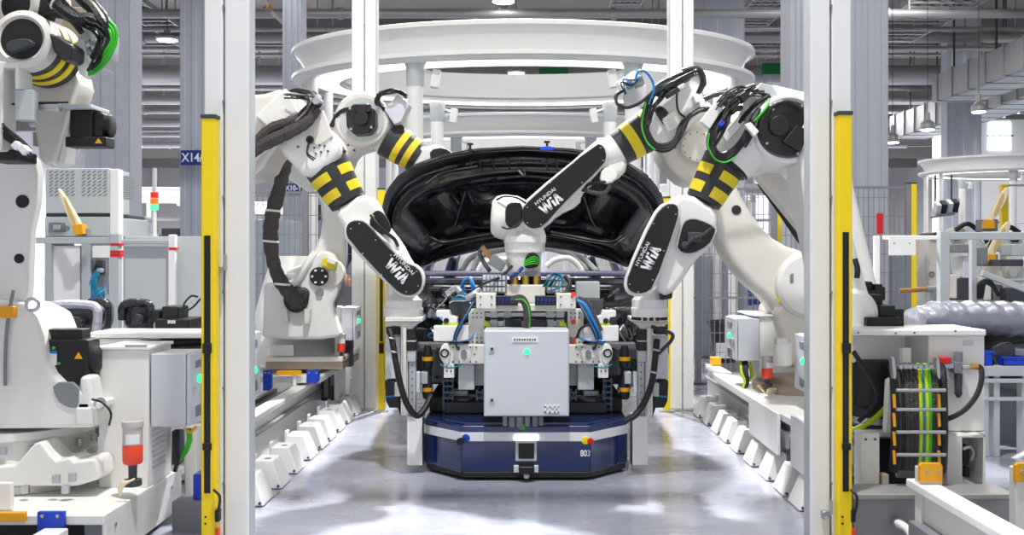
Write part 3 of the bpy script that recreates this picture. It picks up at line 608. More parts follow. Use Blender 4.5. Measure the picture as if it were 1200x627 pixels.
obj('turret', B().poly([(-70,340),(30,356),(42,372),(50,395),(54,420),(62,438),(76,452),(92,456),(92,441),(104,440),(108,460),(110,486),(110,502),(-70,504)], Y - .05, Y + .08, 0), 'robot', ra, bevel=.03, seg=3)
obj('turret_body', B().poly([(-70,350),(26,362),(40,400),(48,440),(60,460),(70,504),(-70,504)], Y + .09, Y + .6, 1), 'robot', ra, bevel=.03)
obj('turret_pocket', B().poly([(60,448),(92,448),(92,478),(80,478),(66,470)], Y - .056, Y - .03, 1), 'mgrey', ra, bevel=.004)
obj('turret_seam', B().ptube([(16,340,4.585),(10,370,4.585),(7,400,4.585),(6,430,4.585),(6,452,4.585)], .008), 'mgrey', ra)
obj('lifting_eye', B().torus(P(38, 357, 4.6), (0.2, -1, 0), .026, .008), 'steel', ra)
obj('lifting_eye', B().torus(P(117, 473, 4.62), (0.7, -.7, 0), .022, .007), 'steel', ra)
obj('stop_block', B().pbox(-6, 359, 15, 373, 4.56, .1), 'amber', ra, bevel=.006)
obj('turret_lug', B().pbox(90, 471, 118, 480, 4.6, .2).pbox(88, 478, 110, 498, 4.58, .3), 'robot', ra, bevel=.01)
mo = obj('motor', B().pbox(49, 398, 103, 452, Y + .0, .14), 'black', ra, bevel=.012, seg=3)
obj('motor_top', B().pbox(49, 386, 96, 399, Y + .03, .1), 'matte', mo, bevel=.006)
obj('motor_cap', B().lathe(P(102, 421, Y + .07), (1, 0, 0), [(0, .062), (.05, .062), (.058, .05)], 28), 'matte', mo)
obj('motor_label', B().pbox(53, 411, 66, 428, Y - .006, .01), 'text', mo)
obj('label_band', B().pbox(53, 411, 66, 414.5, Y - .008, .01), 'bluetube', mo)
obj('warning_triangle', B().poly([(87,420.5),(91.5,413),(96,420.5)], Y - .006, Y + .004), 'amber', mo)
obj('indicator', B().disc(62.5, 408, Y - .008, 2, .01, 12).disc(68.5, 426, Y - .008, 1.6, .01, 12), 'green', mo)
obj('base_ring', B().lathe(P(20, 540, 4.95), (0, 0, 1), [(0, .36), (.06, .36), (.065, .35), (.15, .35), (.155, .375), (.19, .375)], 52), 'robot', ra)
rb_ = B()
for k in range(20):
    c = P(20, 516, 4.95) + Vector((.372*math.cos(k*.314), .372*math.sin(k*.314), 0)); rb_.cyl(c, c + Vector((0, 0, .03)), .016, seg=8)
obj('ring_bolts', rb_, 'steel', ra)
obj('base_casting', B().poly([(-70,570),(-70,552),(18,545),(40,520),(48,518),(58,532),(66,540),(82,536),(86,541),(110,538),(114,545),(116,562),(90,570)], 4.56, 4.74), 'robot', ra, bevel=.02, seg=3)
obj('base_flange', B().lathe(P(20, 560, 4.95), (0, 0, 1), [(0, .40), (.035, .40), (.06, .37), (.09, .365)], 52), 'cream', ra)
for x, y in ((66,566),(85,564),(30,578),(77,578)):
    c = P(x, y, 4.5); obj('hold_down_bolt', B().cyl(c, c + Vector((0, 0, .035)), .018, seg=6), 'steel', ra)
obj('base_wire', B().ptube([(108,468,4.58),(120,472,4.56),(130,484,4.56),(128,498,4.6)], .005), 'cable', ra)

# thinner leads in the dress packs
random.seed(5)
def leads(root, pts, n_, Yb, spread, m_=('cable',), r=(.004, .007)):
    for k in range(n_):
        dx, dy = random.uniform(-spread, spread), random.uniform(-spread, spread)
        obj('lead', B().ptube([(x + dx + random.uniform(-2, 2), y + dy + random.uniform(-2, 2), Yb + random.uniform(-.02, .02)) for x, y in pts], random.uniform(*r)), random.choice(m_), root)
leads(re_, [(884,106),(872,112),(860,122),(852,138),(844,154),(838,168)], 8, 5.66, 4, ('cable', 'cable', 'cable', 'sleeve', 'steel'))
leads(re_, [(896,110),(882,108),(868,104),(852,112),(840,124)], 5, 5.7, 3, ('cable', 'sleeve'))
leads(rc, [(818,84),(806,92),(788,102),(774,116),(764,132),(760,150)], 6, 6.26, 3)
leads(rc, [(832,126),(818,130),(806,140),(800,156),(790,172)], 4, 6.3, 3)
leads(rc, [(748,94),(740,98),(730,96),(734,108)], 4, 6.18, 3, ('cable', 'steel', 'bluetube'), (.003, .005))
leads(rb, [(336,112),(352,112),(366,118),(360,132),(348,144)], 5, 5.98, 3, ('cable', 'sleeve', 'steel'))
leads(rb, [(362,164),(359,172),(360,182),(368,188)], 2, 6.02, 1)
leads(rd, [(444,124),(446,112),(458,108),(470,108),(478,114)], 4, 7.24, 3)
leads(ra, [(70,4),(84,16),(98,26),(112,32),(120,44),(116,62),(106,78)], 7, 4.33, 4)
leads(ra, [(2,146),(14,158),(26,168),(34,182)], 3, 4.3, 3)
obj('connector', B().poly([(856,126),(864,120),(868,128),(860,134)], 5.6, 5.66).poly([(866,112),(874,106),(880,112),(872,120)], 5.6, 5.68), 'matte', re_, bevel=.004)
obj('connector', B().bar(P(778, 104, 6.22), P(790, 97, 6.22), .03, .03), 'matte', rc, bevel=.006)
obj('connector', B().bar(P(780, 114, 6.22), P(796, 104, 6.22), .03, .03), 'matte', rc, bevel=.006)
obj('connector_nut', B().cyl(P(795, 104, 6.22), P(802, 100, 6.22), .018, seg=10), 'steel', rc)
# ================================================================ car body with its hood raised
car = thing('car_body', (0.02, 9.2, .32), 'dark navy car body without bumper, hood raised, engine bay open', 'car')
bot = [(478,312),(497,311),(520,302),(560,292),(590,288),(614,287),(640,288),(668,292),(708,302),(732,311),(752,312)]
top = [(478,312),(462,294),(452,268),(449,246),(454,225),(468,207),(490,193),(520,183),(560,176),(614,173),(668,176),(705,182),(735,192),(758,207),(773,226),(778,247),(776,268),(766,292),(752,312)]
def along(pl, t):
    L = [0]
    for i in range(1, len(pl)): L.append(L[-1] + math.dist(pl[i-1], pl[i]))
    s = t * L[-1]
    for i in range(1, len(pl)):
        if s <= L[i] or i == len(pl) - 1:
            k = (s - L[i-1]) / (L[i] - L[i-1]); return tuple(pl[i-1][j] + (pl[i][j] - pl[i-1][j]) * k for j in (0, 1))
def sst(a, b, x): x = max(0, min(1, (x - a) / (b - a))); return x*x*(3 - 2*x)
NU, NV = 72, 40
hb = B(); grid = []
def hood_point(u, v, relief=True):
    b_, t_ = along(bot, .02 + .96*u), along(top, .03 + .94*u)
    px = b_[0] + (t_[0] - b_[0])*v; py = b_[1] + (t_[1] - b_[1])*v
    Yd = 7.55 - .62 * (312 - py) / 140 + .10 * (2*u - 1)**2
    if relief:
        e = min(u*.9 + .02, (1 - u)*.9 + .02, (1 - v)*.62, v*.75 + .015)
        Yd += .045*sst(.05, .09, e) - .035*sst(.115, .15, e) + .05*sst(.17, .22, e)
        for c in (.30, .70):                      # two slanted ribs
            k = abs(u - c - (v - .5)*(.05 if c > .5 else -.05))
            Yd -= .045*(1 - sst(.012, .035, k))*sst(.2, .3, v)*(1 - sst(.62, .75, v))
        Yd -= .05*(1 - sst(.03, .06, abs(v - .27)))*sst(.1, .2, u)*(1 - sst(.8, .9, u))
        Yd += .05*math.exp(-((u-.5)/.08)**2 - ((v-.62)/.2)**2) 
    return P(px, py, Yd)
for j in range(NV + 1):
    grid.append([hb.bm.verts.new(hood_point(i / NU, j / NV)) for i in range(NU + 1)])
for j in range(NV):
    for i in range(NU): hb.bm.faces.new([grid[j][i], grid[j][i+1], grid[j+1][i+1], grid[j+1][i]])
hood = obj('hood', hb, 'bonnet', car, smooth=60, solid=.022)
sk = B(); g2 = [[sk.bm.verts.new(hood_point(.005 + .99*i/36, .01 + .98*j/16, False) + Vector((0, .035 + .12*math.sin(math.pi*min(.98, max(.02, i/36)))*math.sin(math.pi*j/16), .01))) for i in range(37)] for j in range(17)]
for j in range(16):
    for i in range(36): sk.bm.faces.new([g2[j][i], g2[j][i+1], g2[j+1][i+1], g2[j+1][i]])
obj('hood_skin', sk, 'carnavy', hood, smooth=60, solid=.008)
obj('hood_edge', B().tube([hood_point(i/60, 1.0, False) + Vector((0, .0, 0)) for i in range(61)], .014, sub=1), 'bonnet_highlit', hood)
obj('hood_edge', B().tube([hood_point(i/40, 0.0, False) for i in range(41)], .013, sub=1), 'bonnet_highlit', hood)
def hood_rib(px_pts, r):
    return [P(x, y, 7.55 - .62*(312-y)/140 - .02) for x, y in px_pts]
for pts, r in (([(546,224),(542,238),(538,252),(533,266)], .012), ([(683,230),(687,242),(691,255),(697,266)], .012), ([(503,278),(520,284),(550,279),(590,272)], .016), ([(645,272),(680,279),(715,284),(731,276)], .016), ([(500,215),(520,202),(560,195)], .008), ([(556,234),(565,237),(574,235),(584,229)], .009)):
    obj('hood_rib', B().tube(hood_rib(pts, r), r), 'bonnet_highlit', hood)
sl = B()
for x in (551, 562, 578, 596, 640, 652, 664, 678): sl.tube([P(x, 187 - abs(x-613)*.01 + 1, 6.985), P(x + 1, 199, 7.03)], .006, seg=6)
obj('drain_slots', sl, 'matte', hood)
for x, y, c in ((641, 172, 'blue'), (551, 174.5, 'matte')):
    q = P(x, y + 2.5, 6.94)
    cl = obj('locating_clamp', B().box(q.x - (.05 if c == 'blue' else .015), q.x + (.045 if c == 'blue' else .015), q.y - .03, q.y + .03, q.z - .012, q.z + .016), c, hood, bevel=.006)
    obj('pin', B().lathe(q + Vector((0, 0, .014)), (0, 0, 1), [(0, .008), (.025, .008), (.026, .02), (.04, .02), (.042, .01)], 12), 'matte', cl)
obj('latch_hook', B().ptube([(608,200,6.98),(614,206,6.96),(614,196,6.97)], .008), 'bonnet_highlit', hood)
# body shell behind the hood
def shell(side):
    s = side
    b = B(); secs = []
    for y, zt, xo in ((6.98,.80,.80),(7.15,.92,.88),(7.5,1.0,.93),(8.0,1.04,.95),(8.6,1.05,.96),(10.2,1.06,.96),(11.1,1.05,.92),(11.4,.95,.86)):
        secs.append([(s*(xo-.02), y, .50), (s*xo, y, .62), (s*(xo+.01), y, .85*zt), (s*(xo-.04), y, zt-.02), (s*(xo-.10), y, zt), (s*(xo-.13), y, zt-.03), (s*(xo-.13), y, .5)])
    return b.rings(secs)
for s in (-1, 1):
    fe = obj('body_side', shell(s), 'carnavy', car, smooth=50)
    obj('windscreen_pillar', B().tube([(s*.80, 7.75, 1.0), (s*.72, 8.2, 1.32), (s*.64, 8.65, 1.58), (s*.6, 9.1, 1.68)], [.05, .05, .045, .045], seg=8), 'carnavy', car)
    obj('rear_pillar', B().tube([(s*.6, 10.6, 1.66), (s*.72, 11.1, 1.35), (s*.82, 11.35, 1.0)], [.05, .06, .07], seg=8), 'carnavy', car)
rf = B(); rg = []
for j in range(11):
    y = 8.85 + 1.85*j/10
    rg.append([rf.bm.verts.new((.62*(2*i/14 - 1), y, 1.60 + .09*math.sin(math.pi*(.25 + .6*j/10)) + .05*(1 - (2*i/14-1)**2))) for i in range(15)])
for j in range(10):
    for i in range(14): rf.bm.faces.new([rg[j][i], rg[j][i+1], rg[j+1][i+1], rg[j+1][i]])
obj('roof', rf, 'carnavy', car, smooth=60, solid=.03)
obj('cowl', B().box(-.80, .80, 7.62, 7.78, .92, 1.08), 'carnavy', car, bevel=.03)
obj('cowl_top', B().pbox(490, 317.5, 742, 324, 7.3, .1), 'lilacbar', car, bevel=.015)
obj('front_crossmember', B().pbox(488, 326, 742, 334, 6.95, .09), 'carnavy', car, bevel=.012)
obj('dashboard', B().box(-.72, .72, 8.15, 8.45, .7, 1.06), 'dgrey', car, bevel=.06, seg=3)
sp = obj('seat_rim', B().ptube([(560,318,8.6),(568,308,8.6),(590,304,8.6),(612,306,8.6)], .022), 'ring', car)
obj('seat_rim', B().ptube([(640,312,8.6),(652,304,8.6),(668,303,8.6),(680,314,8.6),(683,322,8.6)], .022), 'ring', car)
for k in range(2): obj('tailgate_frame', B().ptube([(540+k*14,318,10.4),(556+k*8,300,10.6),(600,291,10.7),(640,291,10.7),(676-k*8,299,10.6),(700-k*12,318,10.4)], .03), 'ring' if k else 'panel', car)
obj('rear_shelf', B().box(-.8, .8, 10.9, 11.4, .62, .98), 'carnavy', car, bevel=.04)
obj('floor_pan', B().box(-.84, .84, 6.98, 11.35, .44, .52), 'dark', car, bevel=.02)
# engine bay, seen from the open front
obj('firewall', B().box(-.82, .82, 7.56, 7.62, .45, 1.05), 'dark', car)
for s in (-1, 1):
    obj('headlamp', B().prism(chaikin([(s*.50,.98),(s*.80,1.03),(s*.82,.88),(s*.74,.83),(s*.5,.90)], 1), 'y', 6.72, 6.98), 'dark', car, bevel=.02, seg=3)
    obj('frame_rail', B().box(min(s*.42, s*.52), max(s*.42, s*.52), 6.72, 7.5, .58, .72), 'dgrey', car, bevel=.015)
    obj('wheel_arch', B().lathe((s*.64, 7.35, .82), (s, 0, 0), [(0, .28), (.17, .30), (.18, .26)], 24), 'dark', car)
    tw = obj('strut_tower', B().lathe((s*.62, 7.25, .8), (0, 0, 1), [(0, .12), (.14, .11), (.16, .07), (.2, .06)], 20), 'dgrey', car)
for s in (-1, 1): obj('front_view_blocker', B().box(min(s*.49, s*.86), max(s*.49, s*.86), 6.86, 6.9, .44, .82), 'matte', car, bevel=.01)  # added dark panels that block the bright view through under the car
obj('radiator', B().box(-.48, .48, 6.78, 6.86, .46, .88), 'matte', car, bevel=.015)
rb2 = B()
for k in range(16): rb2.box(-.46, .46, 6.765, 6.78, .48 + k*.024, .488 + k*.024)
obj('radiator_fins', rb2, 'dgrey', car)
obj('motor_cover', B().box(-.32, .3, 6.98, 7.4, .7, .92), 'dark', car, bevel=.05, seg=3)
obj('coolant_hose', B().tube([(-.7, 6.72, .92), (-.55, 6.68, 1.0), (-.4, 6.7, .98), (-.3, 6.76, .9)], .03), 'cable', car)
obj('coolant_hose', B().tube([(.72, 6.7, .9), (.6, 6.66, .98), (.48, 6.68, .95), (.4, 6.74, .84)], .026), 'cable', car)
obj('washer_tank', B().box(.52, .74, 6.6, 6.72, .78, .98), 'seatdark', car, bevel=.03, seg=3)
obj('fuse_box', B().pbox(675, 330, 703, 350, 6.5, .12), 'panel', car, bevel=.006)
obj('bumper_absorber', B().box(-.7, .7, 6.64, 6.74, .78, .84), 'matte', car, bevel=.02)
obj('harness', B().tube([(-.74, 6.64, .95), (-.5, 6.6, .9), (-.35, 6.62, .99), (-.1, 6.66, .97)], .012), 'bluetube', car)

random.seed(21)
for k in range(46):
    s_ = -1 if k % 2 else 1
    x = 617 + s_*random.uniform(58, 122); y = random.uniform(338, 448); Yd = random.uniform(6.5, 6.68); w = random.uniform(4, 13); h = random.uniform(4, 16)
    if k % 3 == 0: obj('engine_fitting', B().lathe(P(x, y, Yd), (random.uniform(-1, 1), random.uniform(-.6, .2), random.uniform(-1, 1)), [(0, w*.0026), (.012, w*.0032), (.05, w*.0032), (.055, w*.002), (.09, w*.002)], 14), random.choice(('dark', 'matte', 'dgrey', 'mgrey')), car)
    else: obj('engine_module', B().pbox(x - w, y - h/2, x + w, y + h/2, Yd, .1), random.choice(('dark', 'dark', 'matte', 'dgrey', 'mgrey')), car, bevel=.008)
for k in range(22):
    s_ = -1 if k % 2 else 1
    x = 617 + s_*random.uniform(60, 120); y = random.uniform(334, 425); Yd = random.uniform(6.42, 6.5)
    obj('wiring', B().ptube([(x, y, Yd), (x + random.uniform(-8, 8), y + random.uniform(4, 14), Yd - .03), (x + random.uniform(-14, 14), y + random.uniform(10, 26), Yd - .02), (x + random.uniform(-16, 16), y + random.uniform(16, 38), Yd)], random.uniform(.004, .009)), random.choice(('cable', 'cable', 'sleeve', 'steel', 'bluetube')), car)
# ================================================================ guided vehicle under the car
C0 = (616.5 - CX) * 5.93 / F
agv = thing('guided_vehicle', (C0, 8.0, 0), 'low navy guided vehicle numbered 803 with white stripe, carrying the car', 'guided vehicle')
def hull(xf, xo, yf, ys, ye): return [(C0 - xf, yf), (C0 + xf, yf), (C0 + xo, ys), (C0 + xo, ye), (C0 - xo, ye), (C0 - xo, ys)]
obj('body', B().prism(hull(.375, .615, 5.93, 6.2, 10.9), 'z', .04, .318), 'navy', agv, bevel=.012, seg=3)
obj('stripe', B().prism(hull(.377, .618, 5.926, 6.197, 10.9), 'z', .228, .279), 'grey_text', agv)
obj('skirt', B().prism(hull(.36, .60, 5.92, 6.18, 10.9), 'z', .018, .05), 'matte', agv, bevel=.004)
obj('deck', B().prism(hull(.36, .60, 5.96, 6.22, 10.9), 'z', .318, .33), 'navy', agv)
lb = obj('light_bar', B().pbox(602.5, 510, 631, 516, 5.915, .03), 'agvlamp', agv, bevel=.004)
pl = obj('marker_plate', B().pbox(604, 516.5, 629, 540.5, 5.918, .012), 'panel', agv, bevel=.003)
obj('marker_field', B().pbox(607.5, 519.5, 626, 537.5, 5.915, .006), 'black', pl)
bn = obj('stop_button', B().lathe(P(546, 513.5, 5.93), (0, -1, 0), [(0, .024), (.006, .024), (.008, .018)], 20), 'blue', agv)
obj('key_switch', B().lathe(P(543, 515, 5.92), (-.4, -1, -.1), [(0, .012), (.03, .012), (.035, .02), (.055, .02)], 16), 'black', bn)
bn = obj('stop_button', B().lathe(P(686, 516, 5.93), (0, -1, 0), [(0, .022), (.012, .022), (.014, .012)], 20), 'yellow', agv)
obj('mushroom', B().lathe(P(690, 516, 5.91), (.3, -1, 0), [(0, .01), (.02, .01), (.022, .018), (.04, .017)], 16), 'red', bn)
text('803', P(686, 531.5, 5.926), (1, 0, 0), (0, 0, 1), .050, 'text', agv, name='number_lettering', bold=.0008, squeeze=.8)
sc = obj('scanner', B().pbox(608, 547, 626, 556, 5.87, .06), 'black', agv, bevel=.008)
obj('scanner_eye', B().lathe(P(617, 556, 5.87), (0, 0, -1), [(0, .018), (.02, .016), (.025, .005)], 16), 'steel', sc)
for x0, x1 in ((602, 608), (626, 631)): obj('scanner_bracket', B().pbox(x0, 546, x1, 554, 5.9, .03), 'cab', agv, bevel=.003)
for x0, x1 in ((477, 495), (741, 759)):
    cp = obj('corner_post', B().pbox(x0, 488, x1, 545.5, 6.12, .16), 'frame', agv, bevel=.004)
    obj('corner_edge', B().pbox(x1 if x0 < 600 else x0 - 1.6, 490, x1 + 1.6 if x0 < 600 else x0, 544, 6.12, .02), 'matte', cp)
for s in (-1, 1): obj('side_view_blocker', B().box(C0 + (.5 if s > 0 else -.60), C0 + (.60 if s > 0 else -.5), 6.36, 10.4, .33, .425), 'matte', agv, bevel=.01)  # added black boxes closing the bright gap beside the lift table
obj('lift_table', B().box(C0 - .5, C0 + .5, 6.3, 10.4, .33, .40), 'dgrey', agv, bevel=.01)
for s in (-1, 1):
    for yy in (6.6, 10.2): obj('lift_column', B().box(C0 + s*.42 - .05, C0 + s*.42 + .05, yy - .05, yy + .05, .40, .438), 'steel', agv, bevel=.005)
# cable chains standing on the vehicle deck
for x0, x1, y0, no in ((519,532,446,0), (558,567,456,1), (667,676,456,2), (706,717,446,3)):
    lab = ('dark blue cable chain standing outermost on the left of the deck', 'dark blue cable chain standing behind the left edge of the grey cabinet', 'dark blue cable chain standing behind the right edge of the grey cabinet', 'dark blue cable chain standing outermost on the right of the deck')[no]
    c0 = P((x0+x1)/2, 490, 6.36); t = thing('cable_chain', (c0.x, 6.36, .33), lab, 'cable chain', 'cable chains on the vehicle deck')
    Lk = B(); z = .335; top_ = P(0, y0, 6.36).z; w = (x1-x0)*6.36/F
    while z < top_:
        Lk.box(c0.x - w/2, c0.x - w/2 + .012, 6.33, 6.40, z, z + .032).box(c0.x + w/2 - .012, c0.x + w/2, 6.33, 6.40, z, z + .032).box(c0.x - w/2, c0.x + w/2, 6.335, 6.345, z + .008, z + .02); z += .036
    obj('chain_links', Lk, 'navy', t)
    obj('air_tube', B().tube([(c0.x - .008, 6.37, .335), (c0.x - .01, 6.368, .45), (c0.x - .006, 6.37, top_ + .01)], .008), 'bluetube', t)

# ================================================================ middle gripper held by the middle robot
gr = thing('gripper', P(614, 490, 6.2), 'big white gripper with rails and hoses, hanging from the middle robot above the vehicle', 'gripper', 'robot tools')
Y = 6.2
obj('mount_column', B().pbox(591, 334, 639, 356, 6.32, .2), 'tool', gr, bevel=.008)
obj('mount_plate', B().pbox(596, 318.5, 634, 324, 6.38, .2), 'mgrey', gr, bevel=.004)
for x in (603, 616, 629): obj('mount_pin', B().cyl(P(x, 336, 6.4), P(x, 323, 6.4), .022), 'brass', gr)
obj('mount_core', B().pbox(610, 324, 634, 336, 6.46, .08), 'matte', gr)
obj('top_beam', B().pbox(560, 357, 672, 365, 6.14, .16), 'tool', gr, bevel=.006)
for x0, x1 in ((558,581),(652,675)):
    e = obj('beam_end', B().pbox(x0, 344, x1, 362, 6.04, .2), 'tool', gr, bevel=.006)
    obj('screw', B().bolts([(x0+5,348),(x0+5,357),(x1-5,348),(x1-5,357)], 6.04, 1), 'dgrey', e)
for x0, x1 in ((581,607),(627,652)):
    e = obj('terminal_block', B().pbox(x0, 347, x1, 358, 6.08, .1), 'black', gr, bevel=.005)
    tl = B()
    for k in range(5): tl.pbox(x0+2+k*4.6, 349, x0+5+k*4.6, 353, 6.075, .01).pbox(x0+2+k*4.6, 354, x0+4+k*4.6, 356, 6.075, .01)
    obj('terminal_keys', tl, 'sign', e)
obj('back_plate', B().pbox(556, 362, 678, 392, 6.26, .05), 'mgrey', gr, bevel=.004)
for y0, y1 in ((366,371.5),(376,383)):
    rl = obj('linear_rail', B().pbox(566, y0, 662, y1, 6.2, .05), 'steel', gr, bevel=.003)
    for x in (574, 590, 640, 652): obj('rail_carriage', B().pbox(x, y0 - 1.5, x + 9, y1 + 1, 6.17, .06), 'panel', rl, bevel=.003)
for x0, x1 in ((592,611),(621,641)): obj('rail_motor', B().pbox(x0, 374, x1, 387, 6.12, .12), 'matte', gr, bevel=.005)
for x0, x1 in ((567,574),(655,664)): obj('lime_block', B().poly([(x0, 375), (x1, 379), (x1, 384), (x0, 382)], 6.14, 6.2), 'lime', gr, bevel=.003)
obj('hose_bundle', B().ptube([(600,352,6.05),(611,350,6.03),(617,360,6.02),(618,374,6.02),(617,388,6.05)], .024), 'sleeve', gr)
obj('green_wire', B().ptube([(604,351,6.02),(614,352,6.0),(620,364,5.995),(620,386,6.02)], .005), 'green', gr)
for sgn, X0, lab in ((-1, 0, 'l'), (1, 0, 'r')):
    mx = (lambda x: x) if sgn < 0 else (lambda x: 1233 - x)
    def q(x0, y0, x1, y1, Yd, d): a, b_ = sorted((mx(x0), mx(x1))); return B().pbox(a, y0, b_, y1, Yd, d)
    sp_ = obj('side_plate', B().poly([(mx(x), y) for x, y in ((549,362),(568,362),(568,427),(558,427),(552,412),(549,400))], 6.16, 6.22), 'tool', gr, bevel=.006)
    obj('screw', B().bolts([(mx(x), y) for x in (554, 559, 564) for y in (367, 372, 396, 401, 408)], 6.16, .95), 'dgrey', sp_)
    ar = obj('side_arm', q(519, 404, 568, 427, 6.08, .1), 'tool', gr, bevel=.008)
    obj('screw', B().bolts([(mx(x), y) for x in (531, 538, 551, 558) for y in (407, 424)] + [(mx(x), 415) for x in (527, 556)], 6.08, 1), 'dgrey', ar)
    obj('arm_window', B().poly([(mx(x), y) for x, y in ((540,410),(547,410),(547,421),(540,421))], 6.074, 6.1, 1), 'mgrey', ar)
    obj('arm_end', B().poly([(mx(x), y) for x, y in ((518,403),(527,402),(527,428),(519,426),(514,415))], 6.05, 6.16, 1), 'frame', ar, bevel=.01)
    obj('end_ring', B().torus(P(mx(521), 414, 6.045), (0, 1, 0), .022, .005, 20, 6), 'matte', ar)
    obj('upright_box', q(537, 427, 556, 457, 6.12, .12), 'panel', gr, bevel=.005)
    obj('upright_foot', q(549, 427, 567, 452, 6.2, .06), 'tool', gr, bevel=.004)
    obj('slide_box', q(508, 382, 549, 400, 6.06, .1), 'frame', gr, bevel=.005)
    ub = obj('clamp_head', B().poly([(mx(x), y) for x, y in ((511,364),(526,364),(528,370),(536,372),(536,379),(520,379),(518,372),(511,371))], 6.1, 6.22), 'frame', gr, bevel=.006)
    obj('clamp_bore', B().disc(mx(523), 376, 6.09, 3.2, .03), 'dark', ub)
    obj('clamp_pad', q(518, 379, 537, 382.5, 6.1, .1), 'lime', ub, bevel=.003)
    obj('dark_carrier', q(526, 351, 549, 374, 6.22, .12), 'dgrey', gr, bevel=.006)
    lp = obj('lower_plate', q(520, 426, 532, 443, 6.07, .06), 'frame', gr, bevel=.004)
    obj('screw', B().bolts([(mx(x), y) for x in (523.5, 528.5) for y in (430, 435)], 6.07, 1), 'dgrey', lp)
    for yy in (420, 456):
        cy = obj('gripper_cylinder', B().lathe(P(mx(501), yy + 12, 6.24), (0, 0, 1), [(0, .018), (.01, .03), (.05, .034), (.1, .03), (.14, .02)], 20), 'matte', gr)
        obj('yellow_ring', B().lathe(P(mx(501), yy + 2.5, 6.24), (0, 0, 1), [(0, .0345), (.024, .0345)], 20), 'amber', cy)
    obj('back_frame', q(488, 402, 540, 412, 6.36, .1), 'mgrey', gr, bevel=.006)
    obj('drive_box', q(505, 408, 536, 440, 6.3, .12), 'dgrey', gr, bevel=.008)
    obj('pivot_block', q(493, 436, 501, 450, 6.2, .1), 'panel', gr, bevel=.005)
    for k in range(3): obj('blue_tube', B().ptube([(mx(557-k*1.5), 352+k, 6.1), (mx(549-k), 366, 6.06), (mx(541-k*2), 382, 6.04), (mx(534-k), 398, 6.04), (mx(536+k), 410, 6.06)], .0055), 'bluetube' if k == 1 else 'cable', gr)
    obj('blue_tube', B().ptube([(mx(530), 399, 6.03), (mx(540), 400, 6.02), (mx(552), 397, 6.04), (mx(556), 390, 6.08)], .0045), 'bluetube', gr)
    obj('cable', B().ptube([(mx(516), 427, 6.04), (mx(524), 431, 6.02), (mx(534), 430, 6.03), (mx(541), 427, 6.06)], .0045), 'tealtube', gr)
for x0, x1, yy in ((565,594,0),(641,668,0)):
    vb = obj('valve_bank', B().pbox(x0, 322, x1, 344, 6.28, .14), 'mgrey', gr, bevel=.006)
    vk = B()
    for k in range(6):
        for j in range(3): vk.pbox(x0 + 1 + k*4.5, 323 + j*7, x0 + 4.4 + k*4.5, 328 + j*7, 6.25, .04)
    obj('valve', vk, 'cab', vb, bevel=.002)
for k in range(7):                                    # loose loops of air tube either side of the valves
    w_ = 2 + k*1.6
    obj('blue_tube', B().ptube([(541 + k*1.2, 348, 6.2), (540 + k*.4, 336 - k, 6.17 + k*.012), (546 + k*.8, 325 + (k % 3)*2, 6.16 + k*.012), (551 + k, 330 + k, 6.17), (554 + k*1.5, 346, 6.18)], .0042), ('bluetube', 'bluetube', 'cable')[k % 3], gr)
    obj('blue_tube', B().ptube([(566, 345 + k*.6, 6.13), (552 - k, 347 + k*.9, 6.10), (541 - k*1.5, 343 + k*1.6, 6.11), (533 - k, 349 + k, 6.14)], .0038), ('bluetube', 'tealtube', 'steel', 'cable')[k % 4], gr)
    obj('blue_tube', B().ptube([(636 + k*2, 336, 6.22), (644 + k*2, 326 - (k % 3)*3, 6.19), (655 + k, 321 + k*1.5, 6.19), (660 - k, 332 + k, 6.18), (648 - k, 341, 6.17)], .0040), ('tealtube', 'cable', 'bluetube')[k % 3], gr)
obj('blue_tube', B().ptube([(598,326,6.3),(606,320,6.28),(612,314,6.32)], .012), 'sign', gr)
for pts, r, m_ in (([(524,345,6.2),(534,338,6.18),(540,343,6.16)], .02, 'steel'), ([(546,350,6.1),(556,344,6.1),(562,340,6.14)], .018, 'steel'), ([(662,324,6.24),(668,332,6.2),(664,342,6.18),(655,346,6.16)], .013, 'cable'), ([(558,338,6.24),(572,330,6.22),(586,325,6.26),(600,312,6.34)], .009, 'cable'), ([(676,352,6.1),(686,358,6.08),(694,374,6.06),(702,390,6.06),(706,402,6.08)], .013, 'bluetube'), ([(678,350,6.12),(690,356,6.09),(697,372,6.07),(704,388,6.06)], .016, 'sleeve'), ([(676,396,6.06),(680,386,6.04),(690,381,6.04),(698,388,6.05)], .008, 'cable')):
    obj('hose', B().ptube(pts, r), m_, gr)
for x, y in ((672, 345), (672, 377), (672, 400)): obj('orange_cap', B().disc(x, y, 6.03 if y < 350 else 6.14, 3.0, .03, 14), 'orange', gr)
obj('sensor_arm', B().ptube([(574,318,6.5),(566,306,6.52),(562,296,6.54),(568,288,6.54)], .014), 'dgrey', gr)
obj('sensor_bar', B().bar(P(565, 290, 6.5), P(580, 308, 6.5), .03, .03), 'wood', gr, bevel=.003)
obj('sensor_head', B().obox(P(583, 308, 6.45), (.1, .08, .07), Matrix.Rotation(.6, 3, 'Y')), 'mgrey', gr, bevel=.006)
cb = obj('control_box', B().pbox(567, 387, 667, 488, 5.86, .26), 'cab', gr, bevel=.006)
obj('box_door', B().pbox(568.2, 388, 665.8, 487, 5.845, .016), 'cab', cb, bevel=.004)
for y in (409, 469):
    lt = obj('latch', B().pbox(573, y - 3.5, 579.5, y + 3.5, 5.838, .01), 'panel', cb, bevel=.002)
    obj('latch_pin', B().disc(576.5, y, 5.834, 1.6, .01, 12), 'black', cb)
obj('nameplate', B().pbox(600, 395, 631, 401, 5.84, .008), 'text', cb)
pm = B()
